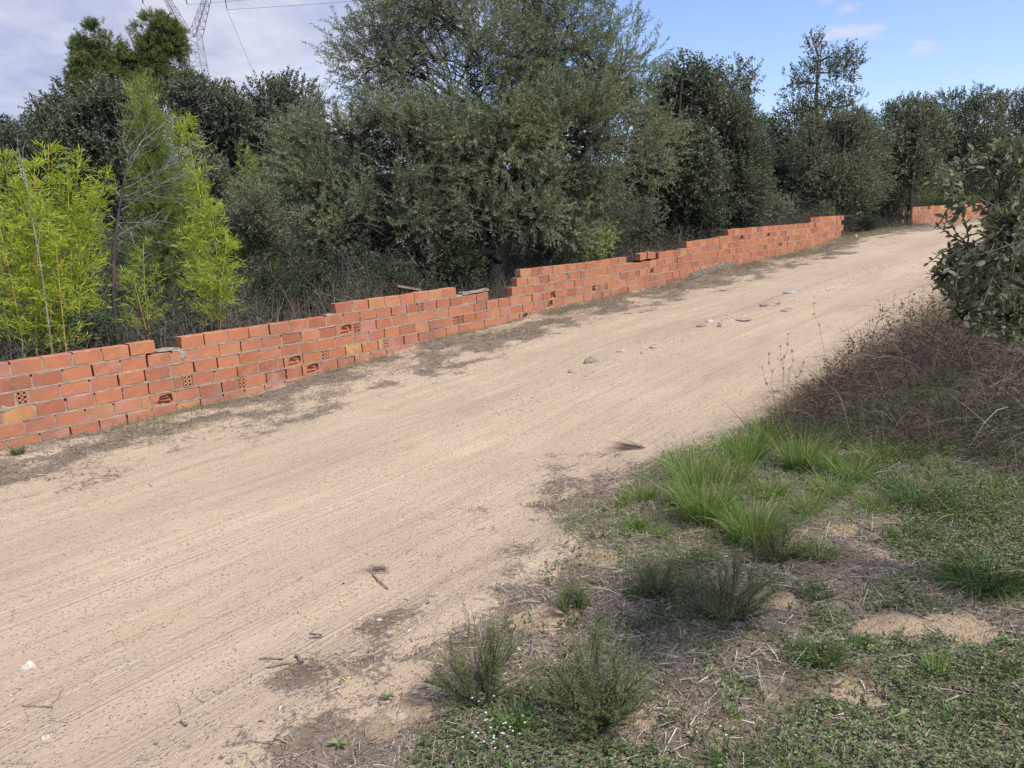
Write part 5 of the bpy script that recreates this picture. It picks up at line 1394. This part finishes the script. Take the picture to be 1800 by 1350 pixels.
# broad-leaved weeds
def weed(label, px, py, rpx, nleaf, tilt, mat='cover', lpx=None):
    b = hit(px, py); Zd = float((b - EYE) @ np.array(fwd)); k = Zd / F; r = rpx * k
    g = Geo(); a = np.arange(nleaf) * 2.4 + rng.random(nleaf) * .4
    D = unit(np.stack([np.cos(a), np.sin(a), np.full(nleaf, tilt)], 1)); u = np.linspace(0, 1, 7)
    for i in range(nleaf):
        sd = np.array([-D[i][1], D[i][0], 0]); ln = r * rng.uniform(.45, 1.15)
        prof = np.array([.05, .10, .22, .32, .34, .22, .02]) * ln * .55
        c = b + D[i] * (u * ln)[:, None]; c[:, 2] -= .5 * ln * u ** 2 * tilt * .9 - .01
        V = np.stack([c - sd * prof[:, None] + [0, 0, .005], c, c + sd * prof[:, None] + [0, 0, .005]], 1).reshape(-1, 3)
        Fc = [(q * 3 + j, (q + 1) * 3 + j, (q + 1) * 3 + j + 1, q * 3 + j + 1) for q in range(6) for j in range(2)]
        g.add(V, np.array(Fc), rng.uniform(.4, 1))
    o = g.build('broad_leaved_weed', MAT[mat], smooth=True, offset=b); o.location = b.tolist()
    tag(o, label, 'weed', 'broad-leaved weeds')
weed('green broad-leaved weed in the litter patch at the bottom', 598, 1318, 28, 6, .8)
weed('pale weed with long leaves near the bottom right corner', 1575, 1268, 42, 3, .5)
weed('small green leafy weed on the sand below the sticks', 680, 1232, 16, 9, .5)

# litter on the verges and the bank
def scatter_litter(n, s_rng, t_rng, near, wmul, lmul, name, label):
    s = rng.uniform(*s_rng, n); t = rng.uniform(*t_rng, n)
    li = litter(s, t); ba = bare_mask(s, t)
    k = (rng.random(n) < np.clip(li * 1.15 - .1, 0.012, 1) * (1 - .85 * np.clip(ba, 0, 1))) & (fbm(s * 2.6, t * 2.6, 600) + rng.normal(size=n) * .12 > .38)
    s, t = s[k], t[k]; n = len(s); P0 = G(s, t); P0[:, 2] += .003 + rng.random(n) * .012
    D = unit(rng.normal(size=(n, 3)) * np.array([1, 1, .12])); ln = rng.gamma(2., .022, n) * lmul + .012
    g = Geo(); ribbons(g, bend(P0, D, ln, 3, rng.uniform(-.1, .2)), rng.uniform(.0012, .0052, n) * wmul, np.clip(rng.random(n) * .8 + (rng.random(n) < .12) * .4, 0, 1), np.tile(np.array([0, 0, 1.]), (n, 1)) + rng.normal(size=(n, 3)) * .3)
    tag(g.build(name, MAT['litter']), label, None, None, 'stuff')
scatter_litter(170000, (-2.6, 5.5), (4.0, 8.6), True, 1.0, 1.0, 'litter', 'twigs and dead grass littering the near bank')
scatter_litter(60000, (-2.5, 19), (.0, 1.9), False, 1.6, 1.1, 'litter', 'dead grass and twigs along the foot of the wall')
# fallen dry leaves
g = Geo(); n = 2600
s = rng.uniform(-2.5, 6, n); t = rng.uniform(4.2, 8.6, n); k = rng.random(n) < litter(s, t); s, t = s[k], t[k]; n = len(s)
P0 = G(s, t); P0[:, 2] += .006
leaves(g, P0, unit(rng.normal(size=(n, 3)) * np.array([1, 1, .25])), rng.uniform(.012, .035, n), rng.uniform(.006, .015, n), rng.random(n), .3, .2, np.tile(np.array([0, 0, 1.]), (n, 1)))
tag(g.build('fallen_leaves', MAT['litter']), 'dry brown leaves scattered on the near bank', None, None, 'stuff')
# ground cover: small round leaves in mats
g = Geo(); n = 300000
s = rng.uniform(-2.6, 4.5, n); t = rng.uniform(4.7, 8.6, n)
dn = fbm(s * 1.6, t * 1.6, 700); d2 = fbm(s * 6, t * 6, 710)
k = (dn * .6 + d2 * .4 + .035 * (t - 6) + rng.normal(size=n) * .03 - .03 * sst(1.6, .2, s) > .50) & (t > edge_r(s) + .55 + .9 * fbm(s * 1.1, t * 1.1, 717) * sst(-.8, .6, s)) & (bare_mask(s, t) < .4); s, t = s[k], t[k]; n = len(s)
P0 = G(s, t); P0[:, 2] += .004 + .035 * rng.random(n) ** 1.5
leaves(g, P0, unit(rng.normal(size=(n, 3)) * np.array([1, 1, .35])), rng.uniform(.008, .023, n), rng.uniform(.005, .014, n), np.clip(rng.random(n) * .7 + .6 * (fbm(s * 3, t * 3, 715) - .4), 0, 1), .15, .1, np.tile(np.array([0, 0, 1.]), (n, 1)) + rng.normal(size=(n, 3)) * .25)
tag(g.build('ground_cover', MAT['cover']), 'mat of tiny green leaves covering the near bank', None, None, 'stuff')
g = Geo(); n = 110000
s = rng.uniform(-2.6, 5, n); t = rng.uniform(4.9, 8.6, n)
k = (fbm(s * 2.1 + 9, t * 2.1, 720) + rng.normal(size=n) * .06 > .53) & (t > edge_r(s) + .5) & (bare_mask(s, t) < .5); s, t = s[k], t[k]; n = len(s)
P0 = G(s, t); D = unit(rng.normal(size=(n, 3)) * .6 + np.array([0, 0, 1.]))
ribbons(g, bend(P0, D, rng.uniform(.02, .085, n), 4, .5), rng.uniform(.0012, .0024, n), np.clip(rng.random(n), 0, 1))
tag(g.build('grass', MAT['grassdark']), 'thin short grass between the tufts on the near bank', None, None, 'stuff')
g = Geo(); n = 6500
s = rng.uniform(-2.6, 4.5, n); t = rng.uniform(4.8, 8.6, n)
k = (fbm(s * 1.9 + 4, t * 1.9, 760) + rng.normal(size=n) * .05 > .50) & (t > edge_r(s) + .5); s, t = s[k], t[k]; n = len(s); P0 = G(s, t)
spray(g, P0, unit(rng.normal(size=(n, 3)) * .45 + np.array([0, 0, 1.])), rng.uniform(.03, .10, n), 11, .016, .0085, 1.1, .1, rng.random(n), (g, .0014), .2, .3, .1)
tag(g.build('weeds', MAT['cover']), 'low leafy weeds sprouting between the litter of the near bank', None, None, 'stuff')
g = Geo(); n = 9000
s = rng.uniform(-2.6, 5, n); t = rng.uniform(4.6, 8.6, n)
k = (rng.random(n) < litter(s, t) ** 2) & (fbm(s * 1.6, t * 1.6, 770) > .44); s, t = s[k], t[k]; n = len(s); P0 = G(s, t); P0[:, 2] += .012 + .02 * rng.random(n)
D = unit(rng.normal(size=(n, 3)) * np.array([1, 1, .15]))
ribbons(g, bend(P0, D, rng.uniform(.06, .26, n), 4, rng.uniform(-.1, .3)), rng.uniform(.0014, .0042, n), .1 + .8 * rng.random(n), np.tile(np.array([0, 0, 1.]), (n, 1)) + rng.normal(size=(n, 3)) * .3)
tag(g.build('litter', MAT['reed']), 'long pale straws lying on the near bank', None, None, 'stuff')
g = Geo(); n = 26000
s = rng.uniform(.6, 4.6, n); t = rng.uniform(4.9, 8.2, n)
k = (fbm(s * 1.8 + 2, t * 1.8, 790) + .12 * sst(.8, 2.4, s) + rng.normal(size=n) * .05 > .60) & (t > edge_r(s) + .35); s, t = s[k], t[k]; n = len(s); P0 = G(s, t)
D = unit(rng.normal(size=(n, 3)) * .6 + np.array([0, 0, .9]))
ribbons(g, bend(P0, D, rng.uniform(.06, .24, n), 5, rng.uniform(.2, 1.1, n)[:, None]), rng.uniform(.0016, .0034, n), np.clip(rng.random(n), 0, 1))
tag(g.build('grass', MAT['grass']), 'loose green grass between the tussocks on the slope', None, None, 'stuff')
# weeds along the wall foot
g = Geo(); n = 60000
s = rng.uniform(-2, 24, n); t = np.abs(rng.normal(size=n)) * .48 + .02
k = fbm(s * 1.7, t * 2.5, 740) + rng.normal(size=n) * .07 + .07 * sst(8, 12, s) > .53; s, t = s[k], t[k]; n = len(s); P0 = G(s, t)
D = unit(rng.normal(size=(n, 3)) * .7 + np.array([0, 0, .8]))
ribbons(g, bend(P0, D, rng.uniform(.03, .22, n), 4, rng.uniform(.2, .9, n)[:, None]), rng.uniform(.0018, .0038, n), np.clip(rng.random(n), 0, 1))
tag(g.build('weeds', MAT['verge']), 'low green and dry weeds along the foot of the wall', None, None, 'stuff')
# white flowers and a yellow one
g = Geo(); cpos = []
for px_, py_, m_ in ((875, 1310, 24), (905, 1180, 4), (850, 1275, 6), (960, 1215, 4), (1250, 1330, 3)):
    for _ in range(m_): 
        q = hit(px_ + rng.normal() * 26, min(1348, py_ + rng.normal() * 24)); q[2] += rng.uniform(.03, .10); cpos.append(q)
for q in cpos:
    a = rng.random() * 6; th = a + np.arange(5) * 2 * PI / 5
    D = np.stack([np.cos(th), np.sin(th), np.full(5, .35)], 1); leaves(g, np.repeat(q[None], 5, 0), unit(D), .0052, .0038, .5, .1, 0, np.tile(np.array([0, 0, 1.]), (5, 1)))
tag(g.build('white_flowers', MAT['white']), 'tiny white flowers in the low growth at the bottom', None, None, 'stuff')
g = Geo()
q0 = hit(612, 1235); 
tubes(g, np.array([[q0, q0 + [0, 0, .05], q0 + [.01, 0, .09]]]), np.array([[.001, .001, .001]]), .2, 3)
th = np.arange(8) * 2 * PI / 8
leaves(g, np.repeat((q0 + [.01, 0, .09])[None], 8, 0), unit(np.stack([np.cos(th), np.sin(th), np.full(8, .3)], 1)), .009, .005, .5, .1)
o = g.build('yellow_flower', MAT['yellow'], offset=q0); o.location = q0.tolist(); tag(o, 'single small yellow flower in the litter at the road edge', 'flower')

# tall dry stems in front of the brush
def stalks(label, specs, mat='straw', head=True):
    b = hit(*specs[0][0]); g = Geo()
    for (foot, tip_) in specs:
        a = hit(*foot); Zd = float((a - EYE) @ np.array(fwd)); e = np.array(W(tip_[0], tip_[1], Zd))
        cv = curve_pts(a[None], e[None], 8, .03); tubes(g, cv, np.linspace(.0022, .001, 8)[None], rng.random() * .6, 3)
        if head:
            for u in range(5, 8):
                p = cv[0][u]; leaves(g, p[None] + rng.normal(size=(4, 3)) * .004, unit(rng.normal(size=(4, 3)) * .4 + np.array([0, 0, 1])), .03, .006, .2, .1)
    o = g.build('dry_stalk', MAT[mat], offset=b); o.location = b.tolist(); tag(o, label, 'dry stalk', 'tall dry stalks by the brush')
stalks('tall single dark seed stalk standing before the pale road', [((1452, 668), (1430, 536))], 'brush')
stalks('sheaf of thin wispy stalks above the brown dry-tipped tussock', [((1370, 740), (1352, 625)), ((1378, 742), (1372, 612)), ((1384, 742), (1392, 620)), ((1390, 740), (1412, 640)), ((1376, 742), (1340, 650)), ((1382, 742), (1385, 590))], 'brush')
stalks('group of dry stalks at the road edge below the oak branch', [((1560, 590), (1545, 530)), ((1570, 585), (1572, 520)), ((1580, 580), (1600, 515)), ((1590, 575), (1585, 530)), ((1600, 570), (1622, 505))], 'brush')

# ------------------------------------------------------------------ stones and sticks on the road
def rock(label, px, py, wpx, hpx, mat, name='stone', sink=.5):
    b = hit(px, py); Zd = float((b - EYE) @ np.array(fwd)); k = Zd / F; rx = wpx * k / 2; rz = hpx * k
    nu, nv = 9, 6; V = []
    for j in range(nv):
        ph = -PI / 2 + PI * j / (nv - 1)
        for i in range(nu):
            th = 2 * PI * i / nu; r = 1 + 1.1 * (noise3(math.cos(th) * 1.5 + px, math.sin(th) * 1.5 + py, ph, 800) - .5)
            V.append((rx * r * math.cos(ph) * math.cos(th), rx * .75 * r * math.cos(ph) * math.sin(th), rz * r * math.sin(ph) * .9))
    V = np.array(V); Fc = [(j * nu + i, j * nu + (i + 1) % nu, (j + 1) * nu + (i + 1) % nu, (j + 1) * nu + i) for j in range(nv - 1) for i in range(nu)]
    g = Geo(); g.add(V, np.array(Fc), .5); o = g.build(name, MAT[mat]); o.location = (b + [0, 0, rz * (1 - 2 * sink) * .5]).tolist(); o.rotation_euler = (0, 0, math.radians(40) + rng.normal() * .4)
    tag(o, label, 'stone', 'stones on the dirt road')
rock('grey angular stone in the middle of the road, first of the stone streak', 1037, 637, 26, 9, 'stone')
rock('flat grey stone set in the sand just below the first angular stone', 1007, 654, 18, 5, 'stone')
rock('grey stone cluster lump halfway up the stone streak', 1150, 611, 26, 6, 'stone')
rock('brown stone left of the grey lump in the stone streak', 1093, 618, 16, 5, 'stone_pale')
rock('small dark stone on the streak between the brown and grey ones', 1128, 622, 9, 4, 'stone')
rock('long flat grey slab high in the stone streak', 1305, 562, 38, 4, 'stone')
rock('pale bluish slab flush with the road near the upper slabs', 1355, 536, 44, 4, 'stone')
rock('flat grey stone right of the bluish slab', 1383, 546, 28, 4, 'stone')
rock('bluish stone farthest up the road', 1388, 515, 22, 4, 'stone_blue')
rock('small grey stone left of the long flat slab', 1233, 574, 20, 5, 'stone')
rock('reddish stone between the small grey stone and the long slab', 1248, 566, 16, 5, 'stone_pale')
rock('small upright brown stone beside the reddish one', 1264, 575, 8, 6, 'stone')
rock('rounded white stone on the sand at the lower left', 48, 1178, 26, 11, 'stone_pale')
rock('small white stone near the bottom left corner', 80, 1302, 17, 8, 'stone_pale')
rock('dark pointed stone near the bottom left corner', 98, 1290, 15, 9, 'stone')
rock('small white stone right of the sticks', 588, 1122, 9, 6, 'stone_pale')
rock('grey stone in the weeds at the end of the long wall', 1505, 417, 9, 5, 'stone_pale')
# broken slabs of pavement in the stone streak and loose gravel
g = Geo(); n = 9200
s = np.r_[rng.uniform(2.5, 14, 2200), -2.5 + 11 * rng.random(n - 2200) ** 1.4]; t = np.r_[2.95 + rng.normal(size=2200) * .22, rng.uniform(.8, 6.5, n - 2200)]
P0 = G(s, t); r = np.r_[np.minimum(rng.gamma(1.1, .0036, 2200) + .0015, .018), rng.gamma(1.6, .0014, n - 2200) + .0014]
oc = np.array([(1, 0, 0), (0, 1, 0), (-1, 0, 0), (0, -1, 0), (0, 0, .7), (0, 0, -.7)], float)
V = P0[:, None] + oc[None] * r[:, None, None] * rng.uniform(.6, 1.3, (n, 6, 1)) + np.stack([np.zeros(n), np.zeros(n), r * .2], 1)[:, None]
ff = np.array([(0, 1, 4), (1, 2, 4), (2, 3, 4), (3, 0, 4), (1, 0, 5), (2, 1, 5), (3, 2, 5), (0, 3, 5)])
g.add(V.reshape(-1, 3), (np.arange(n)[:, None, None] * 6 + ff[None]).reshape(-1, 3), .5)
tag(g.build('gravel', simple('gravel_stone', (.32, .255, .195), (.55, .47, .37), 14, .3, .003)), 'loose gravel scattered over the road', None, None, 'stuff')
def stick(label, a, b_, r, mat='dead_wood', name='stick', twigs_=0):
    A = hit(*a); B = hit(*b_); A[2] += r * .8; B[2] += r * .8
    g = Geo(); cv = curve_pts(A[None], B[None], 8, .04); cv[..., 2] = np.linspace(A[2], B[2], 8) + r * .5
    tubes(g, cv, (r * rng.uniform(.75, 1.15, 8))[None], .5, 6)
    for _ in range(twigs_):
        i = rng.integers(1, 7); e = cv[0][i] + np.r_[rng.normal(size=2) * .06, .005]
        tubes(g, curve_pts(cv[0][[i]], e[None], 4, .1), np.linspace(r * .4, r * .15, 4)[None], .5, 4)
    o = g.build(name, MAT[mat], smooth=True, offset=A); o.location = A.tolist(); tag(o, label, 'stick', 'sticks on the dirt road')
stick('thin straight stick, uppermost of three sticks lying on the sand', (456, 1160), (497, 1161), .004)
stick('crooked stick, lowest of three sticks lying on the sand', (470, 1177), (508, 1168), .0045, twigs_=1)
stick('short thick stick, rightmost of three sticks lying on the sand', (521, 1156), (532, 1171), .006)
stick('upper of two short dark sticks right above the three sticks', (545, 1117), (566, 1118), .004)
stick('lower of two short dark sticks right above the three sticks', (543, 1124), (566, 1122), .0035)
stick('long thin curved stick at the lower left', (40, 1245), (93, 1246), .0035, twigs_=2)
stick('dark forked twig on the sand below the dry sprig', (655, 1010), (682, 1037), .0035, twigs_=3)
stick('short dark stick near the bottom of the sand', (318, 1273), (328, 1278), .004)
def sprig(label, px, py, wpx, n=60):
    b = hit(px, py); Zd = float((b - EYE) @ np.array(fwd)); k = Zd / F
    g = Geo(); a = math.radians(20) + rng.normal(size=n) * .45; D = unit(np.stack([-np.cos(a), np.sin(a) * .6, rng.random(n) * .3], 1))
    ribbons(g, bend(np.repeat(b[None], n, 0) + rng.normal(size=(n, 3)) * [.02, .02, .004], D, rng.uniform(.3, 1, n) * wpx * k, 4, .1), .003, rng.random(n) * .5)
    o = g.build('dry_sprig', MAT['litter'], offset=b); o.location = b.tolist(); tag(o, label, 'sprig', 'dry sprigs on the road')
sprig('dry brown sprig lying on the sand in the middle of the road', 672, 1003, 40)
sprig('flat dark clump of dead grass at the road edge left of the tussock row', 1125, 788, 70, 160)
sprig('dark bit of dry grass on the sand below the wall verge', 1290, 560, 1)
